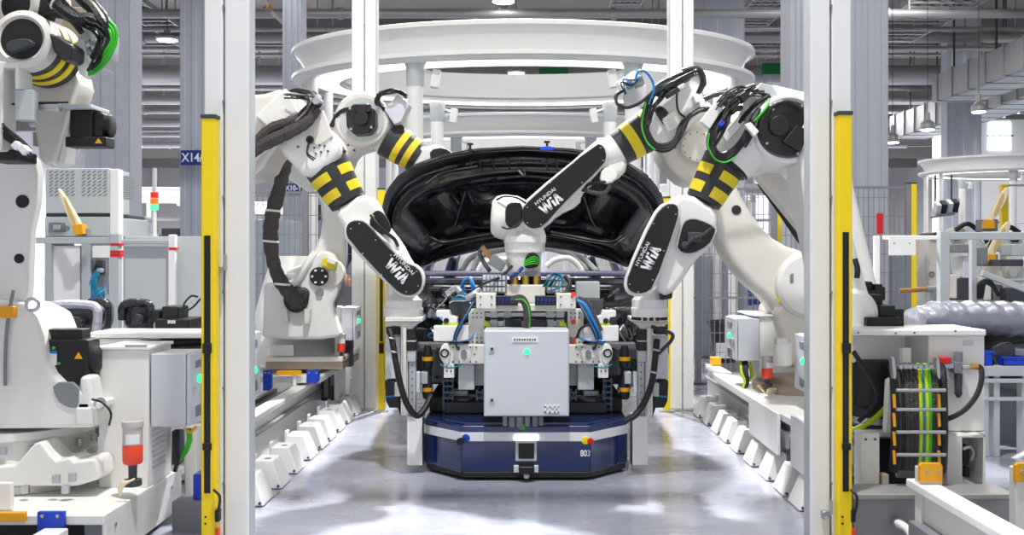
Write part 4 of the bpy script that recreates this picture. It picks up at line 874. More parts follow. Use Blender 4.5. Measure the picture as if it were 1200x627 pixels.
for k in range(9): pm.pbox(602 + k*3 + (k % 2)*.4, 397, 604 + k*3, 399.2, 5.8385, .002)
obj('nameplate_print', pm, 'dgrey', cb)
obj('indicator_lamp', B().lathe(P(617.5, 412, 5.845), (0, -1, 0), [(0, .016), (.006, .016), (.010, .010), (.012, .003)], 18), 'led', cb)
em = B()
em.pbox(638, 476, 655, 478, 5.839, .006).pbox(638, 482, 655, 484, 5.839, .006)
for x in (638, 643.5, 649, 653.5): em.pbox(x, 474.5, x + 2, 484, 5.839, .006)
obj('raised_mark', em, 'text', cb)
kn = B()
for x, r in ((592,3),(600,4),(609,4.5),(618,3.5),(627,3.5),(634,2.5)): kn.cyl(P(x, 488, 5.895), P(x, 496 + r, 5.895), r*.005)
obj('cable_glands', kn, 'mgrey', cb)
obj('gland_nut', B().cyl(P(612, 497, 5.895), P(612, 503, 5.895), .017, seg=6), 'green', cb)

# ================================================================ white tools on the outer two robots
for s, lab in ((-1, 'white T-shaped tool hanging from the left robot above the left corner post'), (1, 'white T-shaped tool hanging from the right robot above the right corner post')):
    mx = (lambda x: x) if s < 0 else (lambda x: 1234.5 - x)
    t = thing('robot_tool', P(mx(474), 488, 6.16), lab, 'gripper', 'robot tools')
    def q(x0, y0, x1, y1, Yd, d): a, b_ = sorted((mx(x0), mx(x1))); return B().pbox(a, y0, b_, y1, Yd, d)
    obj('top_plate', q(451, 372, 495, 377, 6.06, .22), 'tool', t, bevel=.005)
    obj('upright', B().poly([(mx(x), y) for x, y in ((452,377),(494,377),(488,381),(478,392),(478,487),(469.5,487),(469.5,383),(452,380))], 6.10, 6.2), 'tool', t, bevel=.006)
    obj('upright_rib', q(472, 384, 476, 486, 6.06, .05), 'tool', t, bevel=.003)
    obj('grey_box', q(451.5, 394, 469, 444, 6.14, .12), 'cab', t, bevel=.005)
    sl_ = obj('slide_unit', q(479, 424, 487, 484, 6.1, .06), 'alu', t, bevel=.004)
    obj('screw', B().bolts([(mx(483), y) for y in range(428, 484, 8)], 6.1, .9), 'dgrey', sl_)
    dm = obj('drive_motor', q(476, 386, 487, 399, 6.08, .09), 'black', t, bevel=.005)
    obj('motor_band', q(476, 399, 487, 400.5, 6.078, .09), 'panel', dm)
    obj('motor_body', q(476, 400.5, 487, 411, 6.08, .09), 'black', dm, bevel=.005)
    obj('motor_adapter', q(477, 411, 487, 424, 6.085, .08), 'panel', dm, bevel=.004)
    obj('plate', q(487.5, 436, 492, 460, 6.1, .05), 'cab', t, bevel=.004)
    obj('dark_clamp', B().poly([(mx(x), y) for x, y in ((451,446),(460,446),(468,452),(469,488),(466,478),(456,478),(452,470))], 6.14, 6.28), 'black', t, bevel=.008)
    obj('clamp_fitting', q(462, 449, 469, 465, 6.1, .06), 'panel', t, bevel=.006)
    obj('blue_tube', B().ptube([(mx(453), 465, 6.12), (mx(458), 464.5, 6.11), (mx(463), 464, 6.12)], .006), 'bluetube', t)
    obj('hose', B().ptube([(mx(456), 386, 6.05), (mx(460), 400, 6.02), (mx(464), 425, 6.0), (mx(469), 450, 6.0), (mx(477), 474, 6.0), (mx(488), 487, 6.02), (mx(497), 480, 6.06), (mx(505), 464, 6.14)] if s < 0 else [(770,398,6.04), (768,420,6.0), (764,448,6.0), (756,470,6.0), (745,486,5.98), (733,493,5.98)], .019), 'cable', t)
    hc = B()
    for p in (((459,396,6.02),(462,412,6.0)) if s < 0 else ((769,410,6.0),(766,436,5.98))): hc.torus(P(*p), (.2, 0, 1), .022, .006, 18, 6)
    obj('hose_clip', hc, 'steel', t)
    obj('connector_cluster', B().pbox(*sorted((mx(452), mx(468)))[:1], 383, sorted((mx(452), mx(468)))[1], 392, 6.1, .06), 'dark', t, bevel=.01)
    if s > 0: obj('handle_tube', B().ptube([(764,383,6.08),(778,387,6.02),(788,392,6.0),(786,400,6.0),(776,410,6.02),(770,416,6.06)], .011), 'sleeve', t)
# ================================================================ white portal posts and yellow light curtains
def portal(px0, px1, Y, label, seam, inner, latch=None):
    a, b_ = P(px0, 0, Y).x, P(px1, 0, Y).x; d = .10 if Y < 6 else .16
    t = thing('portal_post', ((a+b_)/2, Y + d/2, 0), label, 'post', 'white portal posts')
    sx = P(seam, 0, Y).x; g = .004
    zt = 3.6 if Y < 6 else 4.6
    obj('post_half', B().box(a, sx - g, Y, Y + d, .012, zt), 'frame', t, bevel=.008, seg=3)
    obj('post_half', B().box(sx + g, b_, Y, Y + d, .012, zt), 'frame', t, bevel=.008, seg=3)
    obj('seam', B().box(sx - g, sx + g, Y + .012, Y + d, .012, zt), 'mgrey', t)
    ix = a if inner < 0 else b_
    obj('edge_profile', B().box(min(ix, ix + inner*.003), max(ix, ix + inner*.003), Y + .012, Y + d - .002, .012, zt), 'alu', t, bevel=.003)
    obj('foot_plate', B().box(a - .03, b_ + .03, Y - .02, Y + d + .02, 0, .012), 'steel', t, bevel=.003)
    rv = B()
    for z in [.3 + .42*k for k in range(8)]: rv.cyl((sx, Y - .002, z), (sx, Y + .02, z), .006, seg=8)
    obj('seam_rivet', rv, 'mgrey', t)
    if latch:
        lp = obj('latch', B().pbox(latch[0] - 4, latch[1] - 2, latch[0] + 6, latch[1] + 4, Y - .03, .035), 'steel', t, bevel=.003)
        obj('latch_lever', B().bar(P(latch[0] + 6, latch[1] + 2, Y - .035), P(latch[0] + 6.5, latch[1] - 15, Y - .035), .012, .01), 'steel', lp, bevel=.002)
        obj('latch_hook', B().torus(P(latch[0] - 1, latch[1] + 3, Y - .035), (0, 1, 0), .014, .004, 16, 6), 'steel', lp)
    return t
portal(239, 291.5, 4.5, 'wide white portal post in front on the left, behind the yellow bar', 262, 1, (258, 313))
portal(950, 998, 4.5, 'wide white portal post in front on the right, behind the yellow bar', 974, -1, (968, 601))
portal(412, 440.5, 8.62, 'narrower white portal post standing further back to the left of the car', 427, 1)
portal(785, 813, 8.62, 'narrower white portal post standing further back to the right of the car', 800, -1)
def curtain(px0, px1, ytop, slot, Y, label, side, depth=.06, detail=True):
    a, b_ = P(px0, 0, Y).x, P(px1, 0, Y).x; zt = P(0, ytop, Y).z
    t = thing('light_curtain', ((a+b_)/2, Y + depth/2, 0), label, 'safety light curtain', 'yellow safety light curtains')
    obj('housing', B().box(a, b_, Y, Y + depth, .01, zt), 'yellow', t, bevel=.006)
    obj('cap', B().box(a - .003, b_ + .003, Y - .003, Y + depth + .003, zt - .002, zt + .016), 'dgrey', t, bevel=.004)
    w = b_ - a
    s0, s1 = (a + w*.22, a + w*.66) if side < 0 else (a + w*.30, a + w*.74)
    z0, z1 = P(0, slot[1], Y).z, P(0, slot[0], Y).z
    lw = obj('lens_window', B().box(s0, s1, Y - .004, Y + .02, z0, z1), 'black', t, bevel=.002)
    obj('lens_clip', B().box(s0 - .004, s1 + .006, Y - .014, Y, P(0, 414, Y).z, P(0, 402, Y).z), 'matte', lw, bevel=.002)
    obj('lens_clip', B().box(s0 - .004, s1 + .006, Y - .014, Y, P(0, 527, Y).z, P(0, 519, Y).z), 'matte', lw, bevel=.002)
    obj('foot', B().box(a - .03, b_ + .03, Y - .03, Y + depth, 0, .012), 'steel', t, bevel=.002)
    if detail:
        obj('screw', B().bolts([(px0 + 5, 606), (px0 + 5, 614)], Y, 1.2), 'matte', t)
        cx_ = px1 + 3 if side > 0 else px0 - 3
        obj('cable', B().ptube([(px1 - 2, 574, Y - .01), (px1 + 5, 582, Y - .03), (px1 + 4, 596, Y - .02), (px1 + 2, 604, Y)], .006), 'cable', t)
        obj('plug', B().pbox(px1 - 1, 598, px1 + 4, 612, Y - .01, .04), 'matte', t, bevel=.003)
        obj('orange_gland', B().pbox(px1, 620, px1 + 4, 630, Y - .01, .03), 'orange', t, bevel=.003)
    return t
curtain(235.5, 252.5, 138, (276, 578), 4.42, 'tall yellow light curtain bar in front of the left front portal post', -1)
curtain(982.5, 999, 134, (272, 576), 4.42, 'tall yellow light curtain bar in front of the right front portal post', 1)
curtain(442.5, 451, 222, (300, 400), 8.55, 'yellow light curtain bar beside the rear left portal post, partly behind the hood', 1, .05, False)
curtain(777.5, 785.5, 232, (300, 400), 8.55, 'yellow light curtain bar beside the rear right portal post, partly behind the robots', -1, .05, False)

# ================================================================ robot tracks and their anchor covers
def track(x, s, y0, y1, ztop, label, loc_end=True):
    t = thing('robot_track', (x + s*.5, (y0+y1)/2, 0), label, 'robot track', 'white robot tracks')
    for k, xx in enumerate((x, x + s*.62)):
        a, b_ = sorted((xx, xx + s*.10))
        obj('rail_web', B().box(a + .02, b_ - .02, y0 + .01, y1, .012, ztop - .03), 'robot', t, bevel=.004)
        obj('rail_flange', B().box(a, b_, y0, y1, ztop - .035, ztop), 'frame', t, bevel=.005)
        obj('rail_foot', B().box(a - .02, b_ + .02, y0, y1, 0, .014), 'robot', t)
    sx = x - s*.005
    obj('groove_pipe', B().cyl((x + s*.005, y0 + .02, ztop - .11), (x + s*.005, y1, ztop - .11), .014, seg=12), 'mgrey', t)
    a, b_ = sorted((x + s*.12, x + s*.60))
    obj('bed_plate', B().box(a, b_, y0, y1, .16, .18), 'cab', t)
    obj('gear_rack', B().box(x + s*.3 - .02, x + s*.3 + .02, y0, y1, .18, .215), 'matte', t)
    obj('slide_rail', B().box(x + s*.44 - .02, x + s*.44 + .02, y0, y1, .18, .21), 'tan', t, bevel=.005)
    a, b_ = sorted((x - s*.01, x + s*.72))
    if loc_end: obj('end_plate', B().box(a, b_, y0 - .02, y0, .012, ztop - .04), 'frame', t, bevel=.003)
    return t
track(-1.60, -1, 5.9, 8.45, .335, 'white steel robot track along the left side of the aisle')
track(1.60, 1, 6.0, 8.95, .355, 'white steel robot track along the right side of the aisle')
obj('end_stop', B().pbox(834, 419, 845.5, 428.5, 8.8, .1), 'amber', [o for o in COL.objects if o.get('label', '').endswith('right side of the aisle')][0], bevel=.006)
ordn = ['nearest', 'second', 'third', 'fourth', 'fifth', 'sixth', 'seventh', 'eighth', 'ninth', 'tenth']
ab = None
def anchor(s, xin, Y, i, tot):
    """white sheet cover with one face sloping down to the aisle"""
    name = 'white anchor cover with sloping side beside the %s track, %s' % ('left' if s < 0 else 'right', 'nearest to the camera' if i == 0 else 'farthest from the camera' if i == tot - 1 else ordn[i] + ' from the camera')
    t = thing('anchor_cover', (xin, Y, 0), name, 'anchor cover', 'anchor covers beside the robot tracks')
    o = s                                           # outward direction
    low = [(xin, Y), (xin + o*.17, Y), (xin + o*.17, Y + .24), (xin, Y + .24)]
    hi = [(xin + o*.058, Y + .025), (xin + o*.165, Y + .025), (xin + o*.165, Y + .20), (xin + o*.058, Y + .20)]
    b = B(); b.rings([[(x, y, .004) for x, y in low], [(x, y, .155) for x, y in hi]])
    obj('shell', b, 'frame', t, bevel=.006)
    obj('lug', B().box(min(xin + o*.172, xin + o*.19), max(xin + o*.172, xin + o*.19), Y + .08, Y + .14, .06, .175), 'frame', t, bevel=.004)
    obj('bolt_hole', B().lathe((xin + o*.10, Y + .09, .153), (0, 0, 1), [(0, .02), (.004, .02)], 14), 'mgrey', t)
    for q in (.02, .14): obj('foot_screw', B().cyl((xin + o*q, Y - .012, .02), (xin + o*q, Y + .006, .02), .007, seg=8), 'dgrey', t)
YL = (5.30, 5.70, 6.10, 6.50, 6.86, 7.18, 7.54, 7.92, 8.30)
for i, y in enumerate(YL): anchor(-1, -1.338, y, i, len(YL))
YR = (5.20, 5.52, 5.90, 6.30, 6.72, 7.10, 7.42, 7.82, 8.22)
for i, y in enumerate(YR): anchor(1, 1.405, y, i, len(YR))

# carriages that carry the robots along the tracks
def carriage(label, x0, x1, y0, y1, z0, z1, lbl_side):
    t = thing('carriage', ((x0+x1)/2, (y0+y1)/2, z0), label, 'carriage', 'robot carriages')
    obj('deck_plate', B().box(x0, x1, y0, y1, z1 - .05, z1), 'white', t, bevel=.006)
    return t
ca = carriage('white carriage with blue brackets under the left base, end plate hanging by the aisle', -2.16, -1.50, 7.62, 8.7, .28, .405, 1)
obj('end_plate', B().box(-1.50, -1.48, 8.16, 8.60, .09, .385), 'frame', ca, bevel=.005)
obj('drive_unit', B().pbox(376, 440, 394, 470, 8.18, .12), 'dgrey', ca, bevel=.01)
obj('drive_fitting', B().pbox(379, 444, 384, 466, 8.16, .03).pbox(387, 442, 392, 452, 8.16, .03), 'mgrey', ca, bevel=.006)
obj('yellow_strip', B().pbox(324, 434.5, 353, 439.5, 7.58, .03), 'amber', ca, bevel=.003)
for x0, y0, x1, y1 in ((359,434,374,449),(308,434,318,458)):
    bb = obj('blue_bracket', B().poly([(x0,y0),(x1,y0),(x1,y1-3),(x1-3,y1),(x0,y1)], 7.56, 7.6), 'blue', ca, bevel=.004)
    obj('screw', B().bolts([(x0+3,y0+3),(x1-3,y0+3)], 7.56, 1.2), 'steel', bb)
obj('wiper', B().pbox(343, 437, 347, 452, 7.6, .05), 'frame', ca, bevel=.003)
cb_ = carriage('white carriage with hanging end plates under the right base next to the aisle', 1.46, 2.3, 6.5, 7.9, .30, .40, -1)
for y0, y1 in ((5.2, 5.54), (5.82, 6.56)): obj('end_plate', B().box(1.45, 1.47, y0, y1, .165, .405 if y0 > 5.6 else .44), 'frame', cb_, bevel=.006)
obj('drive_unit', B().box(1.5, 1.62, 5.56, 5.82, .08, .35), 'dgrey', cb_, bevel=.01)
obj('drive_gear', B().cyl((1.48, 5.72, .27), (1.5, 5.72, .27), .05), 'steel', cb_)
obj('deck_extension', B().box(1.48, 2.3, 5.25, 6.5, .36, .40), 'white', cb_, bevel=.005)
obj('sub_base', B().lathe((1.92, 6.9, .40), (0, 0, 1), [(0, .36), (.05, .36), (.06, .30), (.10, .30)], 32), 'tan', cb_)
wb = B()
for k in range(5): wb.ptube([(888+k, 452, 6.8), (894+k, 458+k, 6.7), (900, 464-k*2, 6.65), (906+k, 468-k*3, 6.65)], .006, sub=4)
obj('cable_tie', wb, 'ivory', cb_)

# deck that carries the left edge robot
dk = thing('robot_deck', (-2.5, 4.7, 0), 'white deck with blue bracket and yellow strip below the robot at the left edge', 'robot deck')
obj('deck_plate', B().box(-3.1, -1.73, 4.24, 5.25, .185, .225), 'white', dk, bevel=.005)
obj('side_skirt', B().box(-1.745, -1.73, 4.25, 5.2, .02, .19), 'white', dk, bevel=.003)
obj('skirt_screw', B().cyl((-1.731, 4.35, .16), (-1.724, 4.35, .16), .009, seg=8).cyl((-1.731, 5.05, .16), (-1.724, 5.05, .16), .009, seg=8).cyl((-1.731, 4.35, .05), (-1.724, 4.35, .05), .009, seg=8), 'steel', dk)
br = obj('blue_bracket', B().poly([(43,600),(75,600),(75,618),(70,640),(43,640)], 4.21, 4.235), 'blue', dk, bevel=.005)
obj('screw', B().bolts([(49,605),(67,605)], 4.205, 2.2, .03), 'steel', br)
obj('yellow_strip', B().pbox(-40, 601, 28, 612, 4.205, .03), 'amber', dk, bevel=.004)
obj('front_block', B().pbox(-40, 566, 13, 598, 4.3, .03), 'white', dk, bevel=.006)
obj('recess_shade', B().box(-3.0, -1.76, 4.4, 5.1, .03, .18), 'matte', dk)  # black block standing in for the shade under the deck
obj('drive_unit', B().pbox(98, 612, 122, 650, 4.28, .2), 'mgrey', dk, bevel=.008)
fr = thing('rail_beam', P(86, 640, 3.9), 'short end of white rail under the blue bracket at the left edge', 'rail')
obj('rail_top', B().box(-1.96, -1.86, 3.2, 4.2, .15, .185), 'frame', fr, bevel=.006)
obj('rail_web', B().box(-1.93, -1.89, 3.2, 4.2, 0, .15), 'robot', fr)

# ================================================================ cabinets with grease bottles
def vents(b, x0, x1, z0, z1, y, nrow, axis='y'):
    for k in range(nrow):
        z = z0 + (z1 - z0)*k/nrow; h = (z1 - z0)/nrow*.45
        if axis == 'y': b.box(x0, x1, y - .003, y + .004, z, z + h)
        else: b.box(y - .004, y + .004, x0, x1, z, z + h)
    return b
def door_box(t, x0, x1, y0, y1, z0, z1, side, led=.5, m='cab', thick=.018):
    """wall-mount box whose door looks at the aisle: side=+1 for a +X door"""
    obj('box_shell', B().box(x0, x1, y0, y1, z0, z1), m, t, bevel=.006)
    xd = x1 if side > 0 else x0; a, b_ = sorted((xd + side*.003, xd + side*(.003 + thick)))
    d = obj('door', B().box(a, b_, y0 + .004, y1 - .004, z0 + .004, z1 - .004), m, t, bevel=.004)
    xs = xd + side*(.003 + thick); h = z1 - z0; w = y1 - y0
    obj('indicator_lamp', B().lathe((xs, y0 + w*.5, z0 + h*led), (side, 0, 0), [(0, .02), (.008, .02), (.016, .012), (.018, .003)], 18), 'led', d)
    obj('label_plate', B().box(*sorted((xs, xs + side*.003)), y0 + w*.3, y0 + w*.7, z0 + h*.78, z0 + h*.88), 'mgrey', d)
    vg = B(); vents(vg, y0 + w*.3, y0 + w*.7, z0 + h*.1, z0 + h*.26, xs, 6, 'x'); obj('vent_grille', vg, 'mgrey', d)
    obj('handle', B().box(*sorted((xs, xs + side*.012)), y0 + w*.12, y0 + w*.22, z0 + h*.42, z0 + h*.52), 'panel', d, bevel=.003)
# left front
c1 = thing('machine_cabinet', (-1.85, 4.9, .225), 'white upright cabinet on the deck behind the red grease bottle', 'cabinet', 'white cabinets on the tracks')
obj('cabinet_shell', B().box(-1.965, -1.735, 4.75, 5.06, .225, .865), 'white', c1, bevel=.005)
obj('cabinet_lid', B().box(-1.975, -1.725, 4.74, 5.07, .865, .88), 'white', c1, bevel=.004)
vg = B(); vents(vg, 4.80, 4.96, .30, .60, -1.733, 12, 'x'); obj('vent_grille', vg, 'cab', c1)
obj('lid_hinge', B().cyl((-1.84, 4.745, .885), (-1.74, 4.745, .885), .006, seg=8), 'steel', c1)
c2 = thing('control_box', (-1.63, 4.9, .49), 'grey control box with lit green lamp on the side of the left white cabinet', 'control box', 'grey control boxes')
door_box(c2, -1.728, -1.565, 4.76, 5.02, .505, .845, 1, led=.62)
c3 = thing('low_cabinet', P(150, 450, 5.5), 'low cream cabinet with overhanging lid behind the upright white cabinet', 'cabinet', 'white cabinets on the tracks')
obj('cabinet_shell', B().pbox(103, 397, 165, 470, 5.4, .3), 'white', c3, bevel=.005)
obj('cabinet_lid', B().pbox(99, 390.5, 236, 396.5, 5.36, .36), 'frame', c3, bevel=.005)
obj('label_plate', B().pbox(134, 401, 146, 407, 5.395, .01), 'cab', c3)
obj('pipe', B().cyl(P(168, 403, 5.5), P(238, 400, 5.5), .02, seg=12), 'matte', c3)
obj('pipe', B().cyl(P(168, 409, 5.5), P(238, 408, 5.5), .014, seg=12), 'dgrey', c3)
obj('black_case', B().pbox(206, 408, 238, 420, 5.3, .2), 'black', c3, bevel=.012)
obj('support', B().pbox(200, 420, 214, 540, 5.3, .2).pbox(216, 500, 230, 600, 5.3, .1), 'tool', c3, bevel=.006)
lw = thing('cable_gland_plate', P(208, 560, 5.05), 'cables dropping below the left grey control box', 'cables')
obj('gland_plate', B().pbox(201, 505, 211, 545, 5.0, .06), 'dgrey', lw, bevel=.005)
for k in range(3): obj('green_wire', B().ptube([(219+k*2, 502, 4.95), (220+k*2, 516, 4.93), (215+k*2, 530, 4.93), (209+k, 540, 4.96)], .006), 'green', lw)
obj('cable', B().ptube([(208, 504, 4.95), (206, 520, 4.92), (209, 536, 4.92), (205, 552, 4.95)], .01), 'cable', lw)
obj('amber_wire', B().ptube([(230, 500, 4.95), (224, 506, 4.93), (218, 504, 4.93)], .008), 'amber', lw)
gb = thing('channel_beam', P(217, 610, 4.9), 'grey steel channel beam on the floor left of the left yellow bar', 'beam')
obj('channel', B().pbox(201, 588, 240, 628, 4.8, .14), 'mgrey', gb, bevel=.006)
obj('blue_pad', B().pbox(226, 556, 238, 588, 4.84, .1), 'blue', gb, bevel=.005)
def bottle(px, ytop, ybot, Y, w, label, fit=14):
    c = P(px, ybot, Y); r = w*Y/F; hgt = (ybot - ytop)*Y/F
    t = thing('grease_bottle', c - Vector((0, 0, fit*Y/F)), label, 'grease bottle', 'red grease bottles')
    obj('grease', B().lathe(c, (0, 0, 1), [(0, r*.5), (.008, r*.9), (.02, r*1.0), (hgt*.46, r*1.0), (hgt*.5, r*.9)], 24), 'orange', t)
    obj('bottle_top', B().lathe(c + Vector((0, 0, hgt*.47)), (0, 0, 1), [(0, r*.98), (hgt*.38, r*.98), (hgt*.40, r*1.06), (hgt*.52, r*1.06), (hgt*.53, r*.9)], 24), 'clear', t)
    obj('bottle_label', B().band(c, (0, 0, 1), hgt*.50, hgt*.72, r*.99, r*.99, .002, -20, 60, 12), 'text', t)
    f = obj('fitting', B().lathe(c - Vector((0, 0, fit*Y/F)), (0, 0, 1), [(0, r*.9), (fit*.3*Y/F, r*.9), (fit*.32*Y/F, r*.4), (fit*Y/F, r*.45)], 16), 'dgrey', t)
    return t
g1 = bottle(155.5, 493, 545, 4.55, 11.5, 'large red grease bottle standing on the deck before the left white cabinet', 24)
wk = B()
for k in range(6): wk.ptube([(150+k*1.6, 566-k, 4.48), (143+k*.4, 564+k, 4.47), (139+k*.3, 574+k*1.4, 4.48)], .005, sub=3)
obj('cable_tie', wk, 'ivory', g1)
# left back: boxes either side of the base
c4 = thing('control_box', (-1.52, 5.7, .5), 'grey control box with green lamp peeping out behind the left front portal post', 'control box', 'grey control boxes')
door_box(c4, -1.66, -1.535, 5.65, 5.93, .50, .87, 1, led=.42)
obj('stand', B().box(-1.64, -1.56, 5.8, 5.9, .0, .5), 'robot', c4, bevel=.005)
obj('cable', B().tube([(-1.56, 5.7, .5), (-1.53, 5.66, .42), (-1.52, 5.68, .34), (-1.55, 5.72, .3)], .016), 'cable', c4)
c5 = thing('control_box', P(410, 405, 7.95), 'grey control box with small green lamp beside the narrow rear left portal post', 'control box', 'grey control boxes')
obj('support', B().pbox(392, 359, 399, 430, 7.9, .1), 'white', c5, bevel=.005)
obj('stand', B().pbox(399, 399, 412, 430, 8.05, .1), 'dgrey', c5, bevel=.005)
door_box(c5, P(399,0,7.9).x, P(413,0,7.9).x, 7.9, 8.2, P(0,399,7.9).z, P(0,360,7.9).z, 1, led=.55)
bottle(400, 391, 413, 7.8, 5, 'small red grease bottle by the base of the left robot', 8)
# right back
c6 = thing('control_box', (1.66, 7.2, .78), 'grey control box with green lamp before the white cabinet at the right rear base', 'control box', 'grey control boxes')
door_box(c6, P(865,0,7.0).x, P(890,0,7.0).x, 7.0, 7.36, P(0,423,7.0).z, P(0,373,7.0).z, -1, led=.55)
c7 = thing('machine_cabinet', (1.85, 7.3, .4), 'white cabinet behind the grey control box at the right rear base', 'cabinet', 'white cabinets on the tracks')
obj('cabinet_shell', B().box(P(890,0,7.02).x, P(934,0,7.02).x, 7.02, 7.5, P(0,452,7.02).z, P(0,371,7.02).z), 'white', c7, bevel=.006)
obj('cabinet_lid', B().box(P(882,0,7.02).x, P(935,0,7.02).x, 7.0, 7.52, P(0,371,7.02).z, P(0,368.5,7.02).z), 'frame', c7, bevel=.004)
hz = thing('cable_bundle', P(872, 470, 7.0), 'black and yellow-green cables hanging from the right rear control box', 'cables')
for k in range(4): obj('cable', B().ptube([(868+k*2.2, 423, 7.05), (869+k*2, 436, 7.0), (873+k, 448, 6.98), (866+k, 464, 6.96)], .012), 'cable' if k else 'lime', hz)
for k in range(2): obj('amber_wire', B().ptube([(876+k*3, 424, 7.1), (880+k*2, 440, 7.08), (874+k*2, 448, 7.06)], .007), 'lime', hz)
bottle(899, 417, 444, 6.7, 6.5, 'small red grease bottle before the white cabinet at the right rear base', 8)
c8 = thing('control_box', (1.8, 5.9, .6), 'grey control box with green lamp peeping out behind the right front portal post', 'control box', 'grey control boxes')
door_box(c8, P(935,0,6.1).x, P(960,0,6.1).x, 5.7, 6.1, P(0,455,6.1).z, P(0,390,6.1).z, -1, led=.55)
obj('stand', B().box(P(940,0,6.1).x, P(955,0,6.1).x, 5.85, 6.0, .40, P(0,455,6.1).z), 'robot', c8, bevel=.004)
cn = thing('white_canister', P(915, 430, 6.6), 'white canister behind the right front control box', 'canister')
obj('canister', B().lathe(P(917, 428, 6.6), (0, 0, 1), [(0, .055), (.01, .06), (.14, .06), (.15, .045)], 20), 'white', cn)
obj('pump_head', B().pbox(910, 396, 924, 404, 6.55, .08), 'cream', cn, bevel=.01)

# ================================================================ right front: cabinet, cable rack, regulator, rails
c9 = thing('machine_cabinet', (2.0, 4.9, .2), 'white cabinet with an air regulator on its front at the right', 'cabinet', 'white cabinets on the tracks')
obj('cabinet_shell', B().pbox(1088, 393, 1154, 505.5, 4.80, .3), 'white', c9, bevel=.006)
obj('cabinet_lid', B().pbox(1001, 386.5, 1156, 393.5, 4.76, .36), 'frame', c9, bevel=.006)
obj('label_plate', B().pbox(1129, 399.5, 1141, 405, 4.795, .01), 'cab', c9)
obj('side_wall', B().pbox(1000, 394, 1060, 425, 5.0, .02), 'robot', c9)
obj('bracket', B().pbox(1058, 408, 1068, 432, 4.8, .05), 'robot', c9, bevel=.004)
obj('lid_screw', B().bolts([(1006,390),(1050,390.5),(1072,390),(1120,388)], 4.76, 1), 'dgrey', c9)
rg_ = thing('air_regulator', P(1125, 466, 4.76), 'air regulator with red valve and black hose on the right white cabinet', 'regulator')
body = obj('body', B().pbox(1119, 424, 1128, 438, 4.74, .06), 'mgrey', rg_, bevel=.006)
obj('pressure_knob', B().cyl(P(1123, 424, 4.76), P(1123, 412, 4.76), .019, seg=16), 'mgrey', rg_)
obj('filter_bowl', B().lathe(P(1123, 466, 4.76), (0, 0, 1), [(0, .008), (.02, .018), (.03, .016), (.10, .019), (.11, .019)], 18), 'dgrey', rg_)
obj('valve_body', B().pbox(1103, 426, 1120, 432, 4.75, .04), 'steel', rg_, bevel=.005)
obj('red_valve', B().pbox(1102.5, 419, 1115, 427, 4.74, .05), 'red', rg_, bevel=.006)
obj('drop_pipe', B().ptube([(1108,430,4.76),(1109,440,4.76),(1112,446,4.76)], .008), 'steel', rg_)
obj('nipple', B().cyl(P(1127, 431, 4.76), P(1137, 430, 4.76), .011, seg=12), 'steel', rg_)
obj('brass_nut', B().cyl(P(1136, 430, 4.76), P(1147, 430, 4.76), .014, seg=8), 'brass', rg_)
obj('hose', B().ptube([(1146,429,4.76),(1150,433,4.75),(1150,446,4.72),(1145,462,4.70),(1134,477,4.68),(1120,487,4.68),(1104,493,4.70)], .0125), 'cable', rg_)
ck = thing('cable_rack', P(1078, 565, 4.6), 'curved rack of grey, yellow and green cables behind steel bars', 'cable rack')
def rackpt(x, k, y0=428): # cables fall in a bow
    return [(x + dx*k, y0 + dy, 4.6 + dz) for dx, dy, dz in ((0,0,.14),(1.6,5,.06),(3,22,.02),(4.2,55,0),(4.0,92,0),(2,122,.03))]
for i, (x, r, m_) in enumerate(((1050,.014,'sleeve'),(1055,.010,'cable'),(1060,.014,'sleeve'),(1065,.014,'sleeve'),(1070,.014,'sleeve'),(1075.5,.011,'lime'),(1079.5,.010,'tealtube'),(1083,.012,'lime'),(1087,.010,'green'),(1091,.012,'sleeve'),(1095,.013,'sleeve'))):
    obj('cable', B().ptube(rackpt(x, .8), r), m_, ck)
for x in (1046, 1102):
    obj('side_chain', B().ptube(rackpt(x, .8, 430), .021), 'cable', ck)
    for k in range(4): obj('amber_wire', B().ptube([(x + 3 + (-1.5 if x < 1080 else -5), 462+k*22, 4.565), (x + 4 + (-1.5 if x < 1080 else -5), 478+k*22, 4.562)], .007), 'amber', ck)
for y in (457.5, 480, 506.5, 533): obj('cross_bar', B().cyl(P(1050, y, 4.56), P(1108, y, 4.56), .0085, seg=12), 'steel', ck)
for x in (1046, 1098): obj('end_bracket', B().poly([(x-1,420),(x+2,418),(x+3.5,424),(x+5,442),(x+2.5,446),(x,436)], 4.58, 4.62, 1), 'steel', ck, bevel=.004)
cl = B()
for x in (1056,1062,1067,1073,1079,1086,1092): cl.disc(x, 430, 4.6, 2.6, .04, 10)
obj('cable_clamps', cl, 'steel', ck)
obj('back_plate', B().pbox(1052, 436, 1104, 560, 4.75, .03), 'mgrey', ck)
fx = thing('frame_plinth', P(1060, 580, 4.75), 'cream steel plinth with open side box under the right white cabinet', 'plinth')
obj('upright', B().pbox(1009, 508, 1031, 582, 4.62, .1), 'tool', fx, bevel=.005)
obj('screw', B().bolts([(1015,515),(1026,515)], 4.62, 1.4), 'dgrey', fx)
obj('upright', B().pbox(1034, 556, 1042, 582, 4.6, .05), 'tan', fx, bevel=.004)
obj('upright', B().poly([(1041,446),(1049,442),(1049,508),(1038,508)], 4.75, 4.8), 'tool', fx, bevel=.004)
obj('upright', B().pbox(1110, 510, 1128, 582, 4.72, .16), 'tool', fx, bevel=.005)
obj('shelf', B().pbox(1009, 506, 1155, 512, 4.8, .3), 'tool', fx, bevel=.005)
ob = obj('open_box', B().pbox(1127, 510, 1155, 513, 4.72, .2).pbox(1152, 510, 1155, 572, 4.72, .2).pbox(1127, 510, 1155, 573, 4.91, .01), 'tool', fx, bevel=.003)
